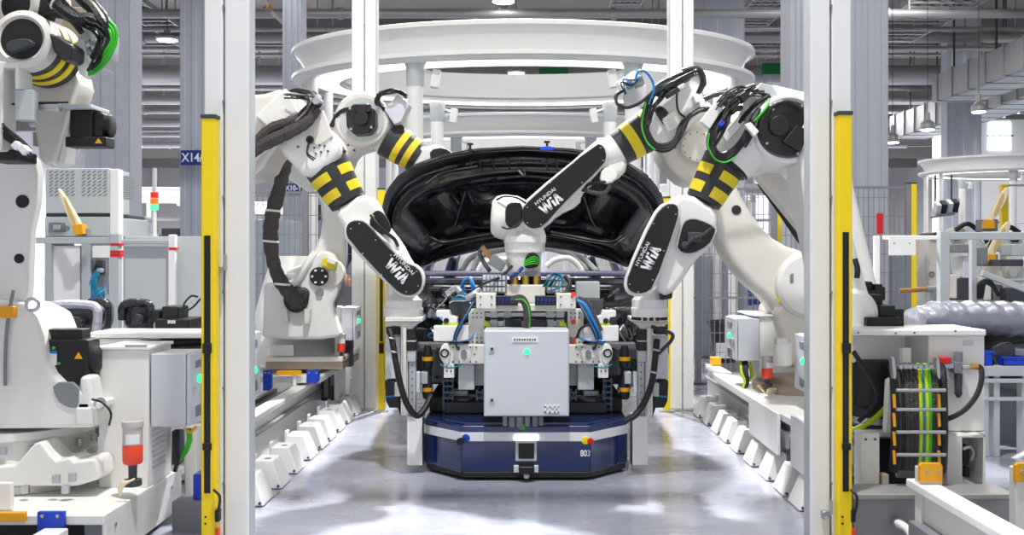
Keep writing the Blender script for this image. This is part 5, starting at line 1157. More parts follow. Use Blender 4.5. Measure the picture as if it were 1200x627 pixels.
obj('inner_valve', B().pbox(1129, 522, 1136, 546, 4.8, .05).pbox(1131, 548, 1137, 560, 4.8, .05), 'matte', ob, bevel=.004)
obj('inner_pipe', B().ptube([(1128,526,4.78),(1137,524,4.78),(1141,530,4.78),(1138,540,4.79)], .009), 'steel', ob)
obj('recess_shade', B().pbox(1031, 514, 1108, 580, 4.95, .02), 'matte', fx)  # black sheet standing in for the shade inside the plinth
obj('green_hose', B().ptube([(995,506,4.9),(1012,499,4.88),(1026,490,4.88),(1038,478,4.9)], .014), 'lime', fx)
obj('cable', B().ptube([(1000,412,4.85),(1008,424,4.83),(1022,446,4.82),(1028,462,4.82),(1022,478,4.84),(1006,494,4.86)], .012), 'cable', fx)
gy = thing('channel_beam', P(1095, 628, 4.5), 'long grey steel channel lying on the floor across the lower right', 'beam')
obj('channel_web', B().pbox(1000, 585, 1190, 628, 4.48, .05), 'galv', gy, bevel=.006)
obj('channel_flange', B().pbox(1000, 579, 1190, 586, 4.42, .2), 'galv', gy, bevel=.006)
hn = thing('pipe_elbow', P(1064, 628, 4.3), 'bent white pipe in front of the grey channel at lower right', 'pipe')
obj('pipe', B().ptube([(1052,613,4.42),(1058,616,4.38),(1065,622,4.34),(1072,634,4.3)], .017, seg=12), 'frame', hn)
obj('collar', B().cyl(P(1051, 612.5, 4.46), P(1055, 614.5, 4.41), .024), 'steel', hn)
rt = thing('robot_track', (1.75, 3.9, 0), 'white rail running out of the lower right corner with yellow post beside it', 'robot track', 'white robot tracks')
obj('rail_flange', B().box(1.64, 1.74, 2.9, 4.38, .315, .35), 'frame', rt, bevel=.006)
obj('rail_web', B().box(1.675, 1.72, 2.9, 4.36, .02, .315), 'robot', rt, bevel=.004)
obj('side_bar', B().box(1.62, 1.68, 2.9, 4.30, .13, .19), 'mgrey', rt, bevel=.004)
for x0, x1, yt, Y_, lab in ((1078, 1105, 543, 4.26, 'cream post with yellow cap plate standing in front of the cable rack'), (1190, 1216, 543, 4.26, 'cream post with yellow cap plate cut by the right edge')):
    t = thing('end_post', P((x0+x1)/2, 665, Y_), lab, 'post', 'yellow capped posts')
    a = P(x0, yt, Y_); b_ = P(x1, yt, Y_)
    obj('post', B().box(a.x, b_.x, Y_, Y_ + .06, 0, a.z - .02), 'tool', t, bevel=.006)
    cp = obj('cap_plate', B().poly([(x0, yt+22),(x0, yt+3),(x0+3, yt),(x1-3, yt),(x1, yt+3),(x1, yt+22)], Y_ - .012, Y_ + .012), 'amber', t, bevel=.003)
    obj('screw', B().bolts([(x0+9, yt+11),(x1-5, yt+11)], Y_ - .014, 2.4), 'tan', cp)
# ================================================================ ring canopies over the stations behind
def canopy(cx, cy, label, full=True):
    t = thing('ring_canopy', (cx, cy, 0), label, 'ring canopy', 'white ring canopies')
    a, b_ = 2.775, 1.90
    obj('top_flange', B().ering(cx, cy, a, b_, a - .58, b_ - .58, 3.68, 3.735), 'ring', t, bevel=.01, smooth=30)
    w = B(); secs = []
    for i in range(96):
        q = 2*math.pi*i/96; c, e = math.cos(q), math.sin(q); pr = ((.03, 3.69), (.10, 3.62), (.17, 3.50), (.19, 3.42), (.22, 3.42), (.20, 3.51), (.13, 3.63), (.06, 3.70))
        secs.append([(cx + (a-d)*c, cy + (b_-d)*e, z) for d, z in pr])
    obj('outer_fascia', w.rings(secs, closed=True), 'ring', t, smooth=50)
    obj('bottom_flange', B().ering(cx, cy, a, b_, a - .60, b_ - .60, 3.375, 3.425), 'ring', t, bevel=.01, smooth=30)
    w = B(); secs = []
    for i in range(96):
        q = 2*math.pi*i/96; c, e = math.cos(q), math.sin(q); pr = ((.03, 3.38), (.06, 3.35), (.10, 3.335), (.12, 3.335), (.10, 3.36), (.07, 3.385))
        secs.append([(cx + (a-d)*c, cy + (b_-d)*e, z) for d, z in pr])
    obj('lower_skirt', w.rings(secs, closed=True), 'ring', t, smooth=50)
    obj('inner_fascia', B().ering(cx, cy, a - .56, b_ - .56, a - .60, b_ - .60, 3.355, 3.72), 'ring', t, smooth=30)
    obj('strip_and_lit_underside', B().ering(cx, cy, a - .28, b_ - .28, a - .54, b_ - .54, 3.358, 3.374), 'strip', t, smooth=30)  # light strip widened so its glow also stands for the lit underside
    if full:
        for x, y in ((-1.15, -1.50), (1.17, -1.50), (-1.15, 1.36), (1.17, 1.36)):
            p = obj('post', B().cyl((cx + x, cy + y, 0), (cx + x, cy + y, 3.2), .085), 'ring', t)
            obj('post_head', B().lathe((cx + x, cy + y, 3.1), (0, 0, 1), [(0, .088), (.02, .095), (.2, .098), (.26, .12), (.275, .12)], 24), 'panel', p)
            k = -1 if x > 0 else 1
            cm = obj('camera', B().obox((cx + x + k*.22, cy + y - .02, 3.18), (.09, .12, .19), Matrix.Rotation(k*.15, 3, 'Y')), 'frame', t, bevel=.01)
            obj('camera_mount', B().bar((cx + x + k*.08, cy + y, 3.28), (cx + x + k*.2, cy + y, 3.24), .03, .03), 'frame', cm)
        for x, y in ((-2.45, -.45), (-2.45, .5), (2.45, -.45), (2.45, .5)):
            obj('slim_post', B().cyl((cx + x, cy + y, 0), (cx + x, cy + y, 3.36), .055), 'ring', t)
    return t
r1 = canopy(.01, 12.40, 'big white ring canopy with lit underside above the car')
dup(r1, (.01, 19.2, 0), 'second white ring canopy seen through and below the first one')
dup(r1, (.01, 26.2, 0), 'third and smallest white ring canopy, just above the hood')
dup(r1, (12.9, 26, 0), 'white ring canopy far off at the right edge')
dup(r1, (-13.2, 38, 0), 'distant white ring canopy behind the signal tower at the left')
dup(r1, (-12.4, 48, 0), 'most distant white ring canopy at the left, above the signal tower')
dup(r1, (6.6, 36, 0), 'distant white ring canopy behind the fence right of the right arm')
# wide soft lamps that are the canopies' own lighting
for x, y in ((.01, 12.4), (.01, 19.2), (.01, 26.2), (12.9, 26), (-13.2, 38), (6.6, 36)): area('canopy_lamp', x, y, 3.30, 3.6, 1.8, 16)

# ================================================================ ceiling services
no = 0
def pipe(z, y, r, x0, x1, label, m='galv'):
    t = thing('ceiling_pipe', ((x0+x1)/2, y, z), label, 'pipe', 'pipes under the ceiling')
    obj('pipe', B().cyl((x0, y, z), (x1, y, z), r, seg=14), m, t)
    hg = B()
    x = x0 + 1
    while x < x1: hg.box(x - .02, x + .02, y - .02, y + .02, z, 9.6); x += 4.5
    hg.bm.free(); x = x0 + 1
    while x < x1: obj('hanger', B().box(x - .02, x + .02, y - .02, y + .02, z, 9.6), 'galv', t); x += 4.5
    cl = B(); x = x0 + 2
    while x < x1: obj('coupling', B().cyl((x - .06, y, z), (x + .06, y, z), r*1.3, seg=14), 'galv', t); x += 6
    cl.bm.free()
def zat(py, Y): return H - (py - CY)*Y/F
ordw = ['first', 'second', 'third', 'fourth', 'fifth', 'sixth', 'seventh', 'eighth', 'ninth', 'tenth', 'eleventh', 'twelfth']
spec = [(16, 22.5, .10), (34, 25, .06), (44, 27, .14), (57, 30, .07), (64, 31.5, .05), (88, 34, .32), (103, 37, .10), (118, 40, .16), (131, 43.5, .10), (144, 50, .2), (158, 56, .14), (170, 64, .2)]
for i, (py, Y, r) in enumerate(spec):
    pipe(zat(py, Y), Y, r, -24, 24, '%s pipe across the hall under the ceiling counting from the nearest, galvanised' % ordw[i])
def tray(x, y0, y1, z, w, label):
    t = thing('cable_tray', (x, (y0+y1)/2, z), label, 'cable tray', 'ladder cable trays')
    for k in (-1, 1): obj('side_rail', B().box(x + k*w/2 - .02, x + k*w/2 + .02, y0, y1, z, z + .12), 'galv', t)
    r = B(); y = y0 + .2
    while y < y1: r.box(x - w/2, x + w/2, y - .04, y + .04, z + .02, z + .06); y += .4
    obj('tray_rungs', r, 'galv', t)
    c = B()
    for k in range(4): c.tube([(x - w*.3 + k*w*.2, y0, z + .09), (x - w*.3 + k*w*.2 + .05, (y0+y1)/2, z + .09), (x - w*.3 + k*w*.2, y1, z + .09)], .035, seg=6)
    obj('tray_cables', c, 'dgrey', t)
    y = y0 + 1
    while y < y1:
        for k in (-1, 1): obj('hanger', B().box(x + k*w/2 - .015, x + k*w/2 + .015, y, y + .03, z, 9.6), 'galv', t)
        y += 3
tray(-9.1, 12, 29, 7.1, .8, 'ladder cable tray running back at upper left above a lit ceiling light')
tray(9.4, 15, 27, 6.9, 1.6, 'wide ladder cable tray at upper right in front of the big ducts')
tray(7.2, 16, 34, 8.6, 1.2, 'ladder cable tray between the right end of the ring canopy and the front post')
tray(3.0, 18, 30, 8.6, .9, 'short ladder cable tray at the top edge above the ring canopy')
def duct(x0, x1, y0, y1, z0, z1, label):
    t = thing('air_duct', ((x0+x1)/2, (y0+y1)/2, z0), label, 'air duct', 'galvanised air ducts')
    obj('duct', B().box(x0, x1, y0, y1, z0, z1), 'galv', t, bevel=.01)
    y = y0 + .3
    while y < y1: obj('flange', B().box(x0 - .04, x1 + .04, y - .02, y + .02, z0 - .04, z1 + .04), 'galv', t); y += .95
    y = y0 + .8
    while y < y1:
        for x in (x0 + .1, x1 - .1): obj('hanger', B().box(x - .02, x + .02, y - .02, y + .02, z1, 9.6), 'dgrey', t)
        y += 2.4
    obj('underside_slot', B().box(x0 + .15, x1 - .15, y0 + .3, y1 - .3, z0 - .02, z0), 'panel', t)
duct(11.2, 12.5, 14, 28, 5.5, 6.2, 'large flanged galvanised air duct highest at the upper right')
duct(14.0, 15.4, 22, 39, 5.75, 6.6, 'long flanged air duct behind and below the large one at the upper right')
ss = thing('sprinkler_pipe', P(330, 20, 20), 'thin diagonal pipe with rusty joint at the top left of the ring canopy', 'pipe')
obj('pipe', B().cyl(P(298, -6, 19), P(352, 46, 22), .045, seg=10), 'galv', ss)
obj('rusty_joint', B().cyl(P(311, 6, 19.6), P(316, 11, 19.9), .07, seg=10), 'wood', ss)
def banner(x0, y0, x1, y1, Y, label):
    t = thing('hanging_banner', P((x0+x1)/2, y1, Y), label, 'banner', 'green banners')
    obj('banner', B().pbox(x0, y0, x1, y1, Y, .05), 'banner', t)
    obj('banner_rail', B().pbox(x0 - 1, y0 - 1, x1 + 1, y0 + .5, Y - .02, .09), 'galv', t)
    for q in (x0 + 3, x1 - 3.6): obj('hanger', B().pbox(q, y0 - 40, q + .6, y0, Y, .02), 'galv', t)
banner(632, 78, 666, 90, 33, 'green banner seen through the middle of the big ring canopy')
banner(893, 73, 926, 87, 33, 'green banner hanging at the right end of the big ring canopy')

# ================================================================ signs on the hall columns
def sign(x0, y0, x1, y1, Y, body, label):
    t = thing('location_sign', P((x0+x1)/2, y1, Y), label, 'sign', 'blue location signs')
    obj('board', B().pbox(x0, y0, x1, y1, Y, .04), 'sign', t, bevel=.004)
    text(body, P((x0+x1)/2, (y0+y1)/2 + .3, Y - .002), (1,0,0), (0,0,1), (y1-y0)*.82*Y/F, 'text', t, bold=.004, squeeze=.86)
    obj('mount', B().pbox((x0+x1)/2 - 1, y0 - 2, (x0+x1)/2 + 1, y0, Y + .01, .2), 'galv', t)
sign(211.5, 176, 246, 193.5, 20.7, 'X14/Y', 'blue sign reading X14/Y on the column beside the left yellow bar')
sign(334.5, 215, 357, 225.5, 17, 'X10-Y7', 'small blue sign reading X10-Y7 behind the arm of the left robot')
hall_column((336-612)*17.4/1200, (357-612)*17.4/1200, 17.1, 12)

# ================================================================ mesh fences
def fence(x0, x1, y, ztop, label, posts, px_step=.055, mid=None, yellow=()):
    t = thing('mesh_fence', ((x0+x1)/2, y, 0), label, 'fence', 'grey mesh fences')
    w = B(); x = x0; r = .0035
    while x <= x1: w.box(x - r, x + r, y - r, y + r, .1, ztop); x += px_step
    z = .12
    while z <= ztop + .01: w.box(x0, x1, y - r*1.4, y + r*.4, z - r, z + r); z += .2
    obj('mesh_panel', w, 'mgrey', t)
    obj('top_rail', B().box(x0, x1, y - .012, y + .012, ztop - .01, ztop + .015), 'mgrey', t)
    if mid: obj('mid_rail', B().box(x0, x1, y - .012, y + .012, mid - .012, mid + .012), 'mgrey', t)
    for p in posts:
        po = obj('post', B().box(p - .03, p + .03, y - .03, y + .03, 0, ztop + .04), 'yellow' if p in yellow else 'mgrey', t, bevel=.004)
        obj('post_cap', B().box(p - .032, p + .032, y - .032, y + .032, ztop + .04, ztop + .055), 'dgrey', po)
        obj('post_foot', B().box(p - .08, p + .08, y - .06, y + .06, 0, .012), 'dgrey', po)
    return t
X = lambda px, Y: (px - CX)*Y/F
fence(X(252, 10.6), X(412, 10.6), 10.6, zat(226, 10.6), 'grey wire mesh fence behind the left robot', [X(252, 10.6), X(358, 10.6)])
fence(X(812, 10.4), X(906, 10.4), 10.4, zat(222, 10.4), 'grey wire mesh fence behind the right rear base', [X(818, 10.4), X(907, 10.4)], mid=zat(349, 10.4))
fence(X(915, 10.9), X(1076, 10.9), 10.9, zat(220, 10.9), 'grey wire mesh fence right of the right front post, ending at a yellow post', [X(912, 10.9), X(1064, 10.9), X(1070, 10.9)], yellow=(X(912, 10.9), X(1070, 10.9)))
yp = thing('yellow_bollard', P(1170, 330, 17), 'yellow fence post far behind the right frame', 'post')
obj('post', B().box(X(1174,17), X(1182,17), 17, 17.1, 0, zat(216,17)), 'yellow', yp, bevel=.006)
obj('rail', B().box(X(1182,17), X(1230,17), 17.02, 17.06, zat(218,17), zat(216,17)), 'galv', yp)
# white boards and enclosures behind the fences
def enclosure(x0, y0, x1, y1, Y, d, label, m='white', seams=3, win=None):
    t = thing('machine_enclosure', P((x0+x1)/2, 300 + H*F/Y, Y), label, 'machine enclosure', 'pale machine enclosures')
    a, b_ = X(x0, Y), X(x1, Y); z1, z0 = zat(y0, Y), max(0.02, zat(y1, Y))
    obj('shell', B().box(a, b_, Y, Y + d, z0, z1), m, t, bevel=.01)
    sm = B()
    for k in range(1, seams): xx = a + (b_-a)*k/seams; sm.box(xx - .008, xx + .008, Y - .004, Y + .01, z0, z1)
    if seams > 1: obj('seam', sm, 'mgrey', t)
    obj('plinth', B().box(a, b_, Y + .02, Y + d, 0, z0 + .02), 'mgrey', t)
    if win: obj('window', B().box(X(win[0], Y), X(win[2], Y), Y - .01, Y + .02, zat(win[3], Y), zat(win[1], Y)), 'dgrey', t, bevel=.006)
enclosure(816, 300, 905, 470, 13.0, 1.0, 'pale panelled enclosure behind the right mesh fence', 'encl', 4)
enclosure(820, 236, 880, 300, 17.5, 1.0, 'white bright cabinet far behind the arm hole of the right arm', 'white', 2, (835, 246, 862, 270))
enclosure(294, 258, 340, 420, 13.5, 1.0, 'pale panelled enclosure behind the left mesh fence', 'encl', 3)
enclosure(364, 226, 414, 330, 18, 1.2, 'white enclosure beyond the left mesh fence, right of the fence post', 'encl', 3, (368, 240, 380, 258))
enclosure(1008, 300, 1062, 420, 15, 1.0, 'pale enclosure behind the mesh fence beside the yellow post', 'encl', 3)
sb = thing('screen_stand', P(372, 300, 14), 'small black screen with green display behind the left fence', 'screen')
obj('screen', B().pbox(362, 237, 370, 252, 14, .06), 'dgrey', sb, bevel=.01)
obj('display', B().pbox(364, 240, 369, 246, 13.99, .01), 'led', sb)
obj('stand', B().pbox(365, 252, 367, 411, 14.02, .04), 'mgrey', sb)
# navy fixture frame and bin behind the right fence
nf = thing('fixture_frame', P(890, 380, 11.6), 'dark navy fixture frame behind the right mesh fence above the grey box', 'fixture')
obj('upright', B().pbox(878, 330, 883, 358, 11.6, .08).pbox(889, 340, 896, 420, 11.62, .08), 'sign', nf, bevel=.005)
obj('cross_arm', B().pbox(878, 350, 902, 357, 11.58, .1), 'sign', nf, bevel=.005)
bn = thing('waste_bin', P(850, 440, 10.9), 'dark bin with white sheet behind the right mesh fence', 'bin')
obj('bin', B().lathe(P(849, 424, 10.9), (0, 0, 1), [(0, .12), (.40, .16), (.41, .19), (.44, .19), (.44, .16), (.1, .12)], 24), 'dgrey', bn)
obj('sheet', B().pbox(839, 402, 857, 420, 10.72, .01), 'text', bn)
obj('stand', B().box(P(849,0,10.9).x - .15, P(849,0,10.9).x + .15, 10.75, 11.05, 0, P(0,424,10.9).z), 'mgrey', bn)

# ================================================================ left side equipment
hv = thing('cooling_unit', P(98, 400, 9.5), 'grey cooling unit with two slotted vents at the left, above the grey guard frame', 'cooling unit')
Y = 9.5
obj('upper_case', B().pbox(53, 197, 128, 250, Y, .5), 'panel', hv, bevel=.012)
for gx in (57, 95):
    vb = B()
    for r in range(8):
        for c in range(5):
            x = gx + c*6.3 + (r % 2)*.6; y = 199.5 + r*3.9
            vb.poly([(x, y + 2.6), (x + 3.8, y), (x + 4.6, y + .9), (x + .8, y + 3.4)], Y - .006, Y + .004)
    obj('vent_grille', vb, 'mgrey', hv)
sv = B()
for r in range(12):
    sv.box(X(128, Y) - .002, X(128, Y) + .004, Y + .15, Y + .6, zat(203 + r*2.4, Y) - .005, zat(203 + r*2.4, Y) + .004)
obj('vent_grille', sv, 'mgrey', hv)
obj('gap', B().pbox(54, 250, 127, 254, Y + .03, .9), 'dgrey', hv)
obj('lower_case', B().pbox(52, 254, 128, 277, Y, 1.0), 'panel', hv, bevel=.01)
obj('side_column', B().pbox(128.5, 198, 139, 390, Y + .02, .12), 'frame', hv, bevel=.01)
obj('control_panel', B().pbox(57, 261, 75, 272, Y - .03, .03), 'mgrey', hv, bevel=.004)
obj('panel_window', B().pbox(62, 263, 71, 269, Y - .035, .02), 'cab', hv)
obj('gauge', B().disc(78, 267, Y - .02, 2.6, .03), 'mgrey', hv)
obj('inner_door', B().pbox(61, 288, 94, 400, Y + .1, .5), 'frame', hv, bevel=.01)
obj('lower_frame', B().pbox(52, 277, 60, 400, Y + .05, .5).pbox(95, 277, 106, 400, Y + .05, .5), 'alu', hv, bevel=.005)
pn = obj('pneumatic_panel', B().pbox(107, 290, 128, 345, Y + .2, .05), 'cab', hv)
obj('valve_block', B().pbox(112, 305, 120, 322, Y + .12, .08), 'dgrey', pn, bevel=.008)
obj('gauge', B().disc(116, 317, Y + .08, 3, .06), 'cab', pn)
for k in range(4): obj('blue_tube', B().ptube([(113+k*2, 316, Y+.1), (106+k*2, 330, Y+.06), (103+k*5, 350, Y+.08), (110+k*4, 346, Y+.06), (122, 336+k*3, Y+.1)], .012), ('bluetube','tealtube')[k % 2], pn)
obj('handle_plate', B().pbox(108, 288, 129, 302, Y - .04, .02), 'frame', hv, bevel=.004)
gf = thing('guard_frame', P(140, 420, 8.6), 'grey profile guard frame with red tape bands at the left', 'guard frame', 'grey guard frames')
Y = 8.6
obj('top_rail', B().pbox(28, 278, 132, 285.5, Y, .08), 'alu', gf, bevel=.006)
obj('top_rail', B().pbox(138, 281, 200, 286, Y + .3, .06), 'alu', gf, bevel=.006)
p1 = obj('post', B().box(X(129.5, Y), X(140, Y), Y - .02, Y + .06, 0, zat(274, Y)), 'alu', gf, bevel=.006)
for y in (285, 293.5, 297): obj('red_tape', B().pbox(129.2, y, 140.2, y + (3 if y < 290 else 3 if y < 296 else 4), Y - .024, .09), 'red', p1)
p2 = obj('post', B().box(X(198, Y+.3), X(206, Y+.3), Y + .28, Y + .34, 0, zat(275, Y+.3)), 'frame', gf, bevel=.006)
obj('red_tape', B().pbox(197.8, 290, 206.2, 293, Y + .275, .07), 'red', p2)
obj('guard_panel', B().box(X(146, 9.0), X(268, 9.0), 9.0, 9.04, 0, zat(277, 9.0)), 'panel', gf, bevel=.004)
sl2 = thing('stack_light', P(181, 277, 9.3), 'signal tower lit red, orange and green behind the grey guard panel', 'signal light')
c = P(181, 277, 9.3)
obj('pole', B().cyl(c - Vector((0,0,1.475)), c + Vector((0,0,.24)), .018, seg=12), 'frame', sl2)
for k, m_ in enumerate(('ledgreen', 'ledorange', 'ledred')): obj('lens', B().cyl(c + Vector((0,0,.24 + k*.055)), c + Vector((0,0,.29 + k*.055)), .035, seg=20), m_, sl2)
obj('top_rod', B().cyl(c + Vector((0,0,.405)), c + Vector((0,0,.62)), .02, seg=12), 'panel', sl2)
gl = thing('gripper_paddle', P(92, 276, 9.3), 'cream pointed blade with yellow holder leaning before the cooling unit', 'gripper blade', 'cream gripper blades')
def blade(t, pts, Y, hold):
    obj('blade', B().poly(pts, Y, Y + .06, 1), 'ivory', t, bevel=.015)
    n_ = len(pts); m0 = pts[0]
    inner = [((x + sum(p[0] for p in pts)/n_)/2, (y*2 + sum(p[1] for p in pts)/n_)/3) for x, y in pts]
    obj('blade_groove', B().poly(inner, Y - .004, Y + .02, 1), 'groove', t)
    obj('holder', B().poly(hold, Y - .02, Y + .09), 'amber', t, bevel=.006)
blade(gl, [(66,221),(70,221),(94,262),(96,270),(88,270),(80,258)], 9.2, [(84,264),(96,262),(97,274),(87,276)])
obj('mount', B().pbox(90, 268, 102, 277, 9.25, .1), 'mgrey', gl, bevel=.006)
# wrapped seats waiting on the left
def seat(x0, y0, x1, y1, Y, label, rim=False):
    t = thing('packed_seat_unit', P((x0+x1)/2, y1, Y), label, 'car seat', 'car seats in plastic wrap')
    w = (x1 - x0); h = y1 - y0
    obj('backrest', B().poly([(x0+w*.06,y1),(x0,y0+h*.3),(x0+w*.12,y0+h*.05),(x0+w*.3,y0),(x1-w*.25,y0),(x1-w*.08,y0+h*.08),(x1,y0+h*.35),(x1-w*.08,y1)], Y, Y + .12, 1), 'seatdark', t, bevel=.04, seg=4)
    obj('wrap_rim', B().ptube([(x0+w*.04,y0+h*.6,Y+.0),(x0+w*.05,y0+h*.2,Y-.01),(x0+w*.3,y0+h*.06,Y-.01),(x1-w*.28,y0+h*.06,Y-.01),(x1-w*.07,y0+h*.2,Y-.01),(x1-w*.09,y0+h*.9,Y)], .03, wob=.03), 'rim' if rim else 'seatdark', t)
    obj('headrest', B().poly([(x0+w*.3,y0+h*.5),(x0+w*.4,y0+h*.4),(x1-w*.4,y0+h*.4),(x1-w*.3,y0+h*.5),(x1-w*.34,y0+h*.75),(x0+w*.34,y0+h*.75)], Y - .1, Y, 1), 'seatdark', t, bevel=.02)
    obj('seat_stand', B().box(X(x0, Y) + .1, X(x1, Y) - .1, Y + .02, Y + .2, 0, zat(y1, Y)), 'dgrey', t, bevel=.01)
seat(48, 355, 119, 394, 6.6, 'seat wrapped in shiny clear plastic behind the left edge robot', True)
seat(142, 353, 178, 389, 6.9, 'small dark wrapped seat right of the grey guard post')
seat(100, 352, 128, 388, 7.4, 'dark seat back half hidden behind the shiny wrapped seat')
pr = thing('black_printer', P(200, 392, 6.4), 'black device marked IRISI beside the wrapped seat on the left shelf', 'device')
obj('case', B().pbox(181, 374, 221, 390, 6.2, .3), 'black', pr, bevel=.01)
obj('top_unit', B().pbox(189, 359, 209, 375, 6.25, .2).pbox(177, 363, 188, 378, 6.3, .2), 'black', pr, bevel=.012)
text('IRISI', P(201, 377.5, 6.196), (1,0,0), (0,0,1), .026, 'text', pr, bold=.001)
obj('cable_loop', B().ptube([(232,348,6.0),(224,347,5.98),(216,356,5.97),(217,364,5.97),(226,360,5.98),(235,350,6.0)], .006), 'cable', pr)
obj('stand', B().box(X(178, 6.3), X(222, 6.3), 6.3, 6.55, .34, zat(390, 6.3)), 'dgrey', pr, bevel=.01)

# ================================================================ right side equipment
g2_ = thing('guard_frame', P(1110, 420, 7.6), 'grey profile guard frame before the far white robots at the right', 'guard frame', 'grey guard frames')
Y = 7.6
obj('post', B().box(X(1101, Y), X(1112, Y), Y - .02, Y + .06, 0, zat(271, Y)), 'alu', g2_, bevel=.006)
obj('post', B().box(X(1139, Y+.3), X(1145, Y+.3), Y + .3, Y + .36, 0, zat(276, Y+.3)), 'alu', g2_, bevel=.006)
obj('top_rail', B().pbox(1112, 272, 1230, 281, Y, .08), 'alu', g2_, bevel=.006)
obj('top_rail', B().pbox(1036, 276, 1101, 281, Y + .1, .04), 'frame', g2_, bevel=.005)
obj('post', B().box(X(1031, Y), X(1037, Y), Y + .1, Y + .15, 0, zat(276, Y)), 'frame', g2_, bevel=.005)
rt_ = obj('red_tape', B().pbox(1028, 250, 1035, 274, 10.6, .03), 'red', g2_)
pb = obj('notice_plate', B().pbox(1042, 277, 1073, 299, Y + .06, .01), 'frame', g2_)
obj('screw', B().bolts([(1048,285),(1066,285)], Y + .06, .8), 'mgrey', pb)
wr = thing('wrapped_bundle', P(1140, 396, 7.0), 'long grey bundle in shiny crinkled plastic wrap behind the right cabinet', 'wrapped bundle')
w = B(); secs = []
random.seed(3)
for i in range(40):
    k = i/39; x = X(1077, 6.9) + (X(1240, 6.9) - X(1077, 6.9))*k
    hz_ = (.06 + .055*min(1, k*6))*(1 + .06*math.sin(i*1.3)); cz = zat(374.5, 6.9) - .012*k
    secs.append([(x, 7.0 + .22*math.cos(a)*(1 + .05*random.random()), cz + hz_*math.sin(a)*(1 + .1*random.random())) for a in [2*math.pi*j/20 for j in range(20)]])
obj('wrapped_body', w.rings(secs), 'wrap', wr, smooth=60)
obj('support', B().box(X(1100, 7), X(1230, 7), 6.9, 7.2, zat(402, 7), zat(393, 7)), 'matte', wr)
tb = thing('parts_shelf', P(1180, 480, 6.9), 'grey shelf with blue bins under the plastic wrapped bundle', 'shelf')
obj('shelf_board', B().pbox(1152, 429, 1240, 441, 6.6, .5), 'alu', tb, bevel=.005)
obj('shelf_board', B().pbox(1152, 444, 1240, 449, 6.6, .5), 'alu', tb, bevel=.005)
for x in (1152, 1165, 1198): obj('leg', B().box(X(x, 6.62), X(x + 7, 6.62), 6.62, 6.7, 0, zat(430, 6.62)), 'alu', tb, bevel=.004)
obj('shelf_board', B().pbox(1152, 466, 1240, 470, 6.6, .5), 'alu', tb, bevel=.005)
obj('back_panel', B().pbox(1150, 400, 1240, 540, 7.15, .03), 'mgrey', tb)
obj('shelf_strut', B().cyl(P(1176, 545, 6.6), P(1205, 530, 6.6), .02, seg=12), 'frame', tb)
for x0, y0, x1, y1, lab, m_ in ((1175,418,1204,430,'wide blue bin at the right end of the grey shelf','blue'),(1153,412,1164,429,'small blue bin at the left end of the grey shelf','blue')):
    t = thing('parts_bin', P((x0+x1)/2, y1, 6.65), lab, 'bin', 'blue bins on the shelf')
    a, b_ = X(x0, 6.62), X(x1, 6.62); z0, z1 = zat(429, 6.62), zat(y0, 6.62)
    obj('bin_wall', B().box(a, b_, 6.62, 6.63, z0, z1).box(a, b_, 6.9, 6.91, z0, z1).box(a, a + .01, 6.62, 6.91, z0, z1).box(b_ - .01, b_, 6.62, 6.91, z0, z1).box(a, b_, 6.62, 6.91, z0, z0 + .01), m_, t, bevel=.003)
    obj('bin_rim', B().box(a - .006, b_ + .006, 6.612, 6.625, z1 - .012, z1), m_, t, bevel=.003)
bx = thing('dark_parts', P(1170, 429, 6.8), 'black parts in plastic lying on the shelf between the blue bins', 'parts')
obj('part_body', B().poly([(1164,428),(1160,408),(1172,402),(1190,400),(1192,415),(1184,428)], 6.68, 6.85, 1), 'seatdark', bx, bevel=.02)
obj('white_pack', B().pbox(1187, 409, 1204, 418, 6.7, .15), 'wrap', bx, bevel=.012)
# brown bar sticking out before the yellow post
bw = thing('wooden_bar', P(1075, 345, 9.5), 'brown worn bar crossing in front of the yellow fence post', 'bar')
obj('bar', B().cyl(P(1054, 341, 9.4), P(1086, 339, 9.4), .022, seg=14), 'wood', bw)
obj('steel_end', B().cyl(P(1086, 339, 9.4), P(1102, 338.5, 9.4), .03, seg=14), 'mgrey', bw)
obj('bracket', B().box(X(1092, 9.4), X(1100, 9.4), 9.36, 9.46, 0, zat(338, 9.4)), 'mgrey', bw)
# far robots at the right
def far_robot(cx_, Y, s, label, flip=1):
    t = thing('industrial_robot', P(cx_, 300 + H*F/Y, Y), label, 'robot', 'assembly robots')
    q = lambda pts: [(cx_ + flip*x*s, y0 + y*s) for x, y in pts]
    y0 = 300
    obj('base', B().lathe(P(cx_, 300 + H*F/Y, Y), (0,0,1), [(0, .45), (.3, .45), (.34, .36), (.6, .34)], 28), 'cream', t)
    obj('turret', B().poly(q([(-22,60),(-24,30),(-10,10),(14,8),(26,30),(24,60)]), Y - .1, Y + .5, 1), 'cream', t, bevel=.04)
    obj('lower_arm', B().poly(q([(-8,34),(-16,-22),(-8,-34),(8,-34),(14,-22),(12,34)]), Y - .25, Y - .05, 1), 'robot', t, bevel=.04)
    obj('elbow', B().disc(cx_, y0 - 26*s, Y - .32, 11*s, .3), 'cream', t, bevel=.02)
    obj('forearm', B().poly(q([(-10,-36),(4,-36),(34,-18),(38,-8),(30,-4),(-6,-16)]), Y - .3, Y - .08, 1), 'robot', t, bevel=.04)
    obj('motor', B().disc(cx_ - flip*2*s, y0 - 26*s, Y - .4, 6*s, .1), 'black', t, bevel=.01)
    obj('wrist', B().poly(q([(30,-18),(44,-12),(46,4),(36,6),(30,-4)]), Y - .26, Y - .1, 1), 'panel', t, bevel=.02)
    obj('cable', B().ptube([(cx_ + flip*x*s, y0 + y*s, Y - .38) for x, y in ((-6,-34),(10,-42),(26,-30),(36,-16),(34,0))], .03), 'cable', t)
    return t
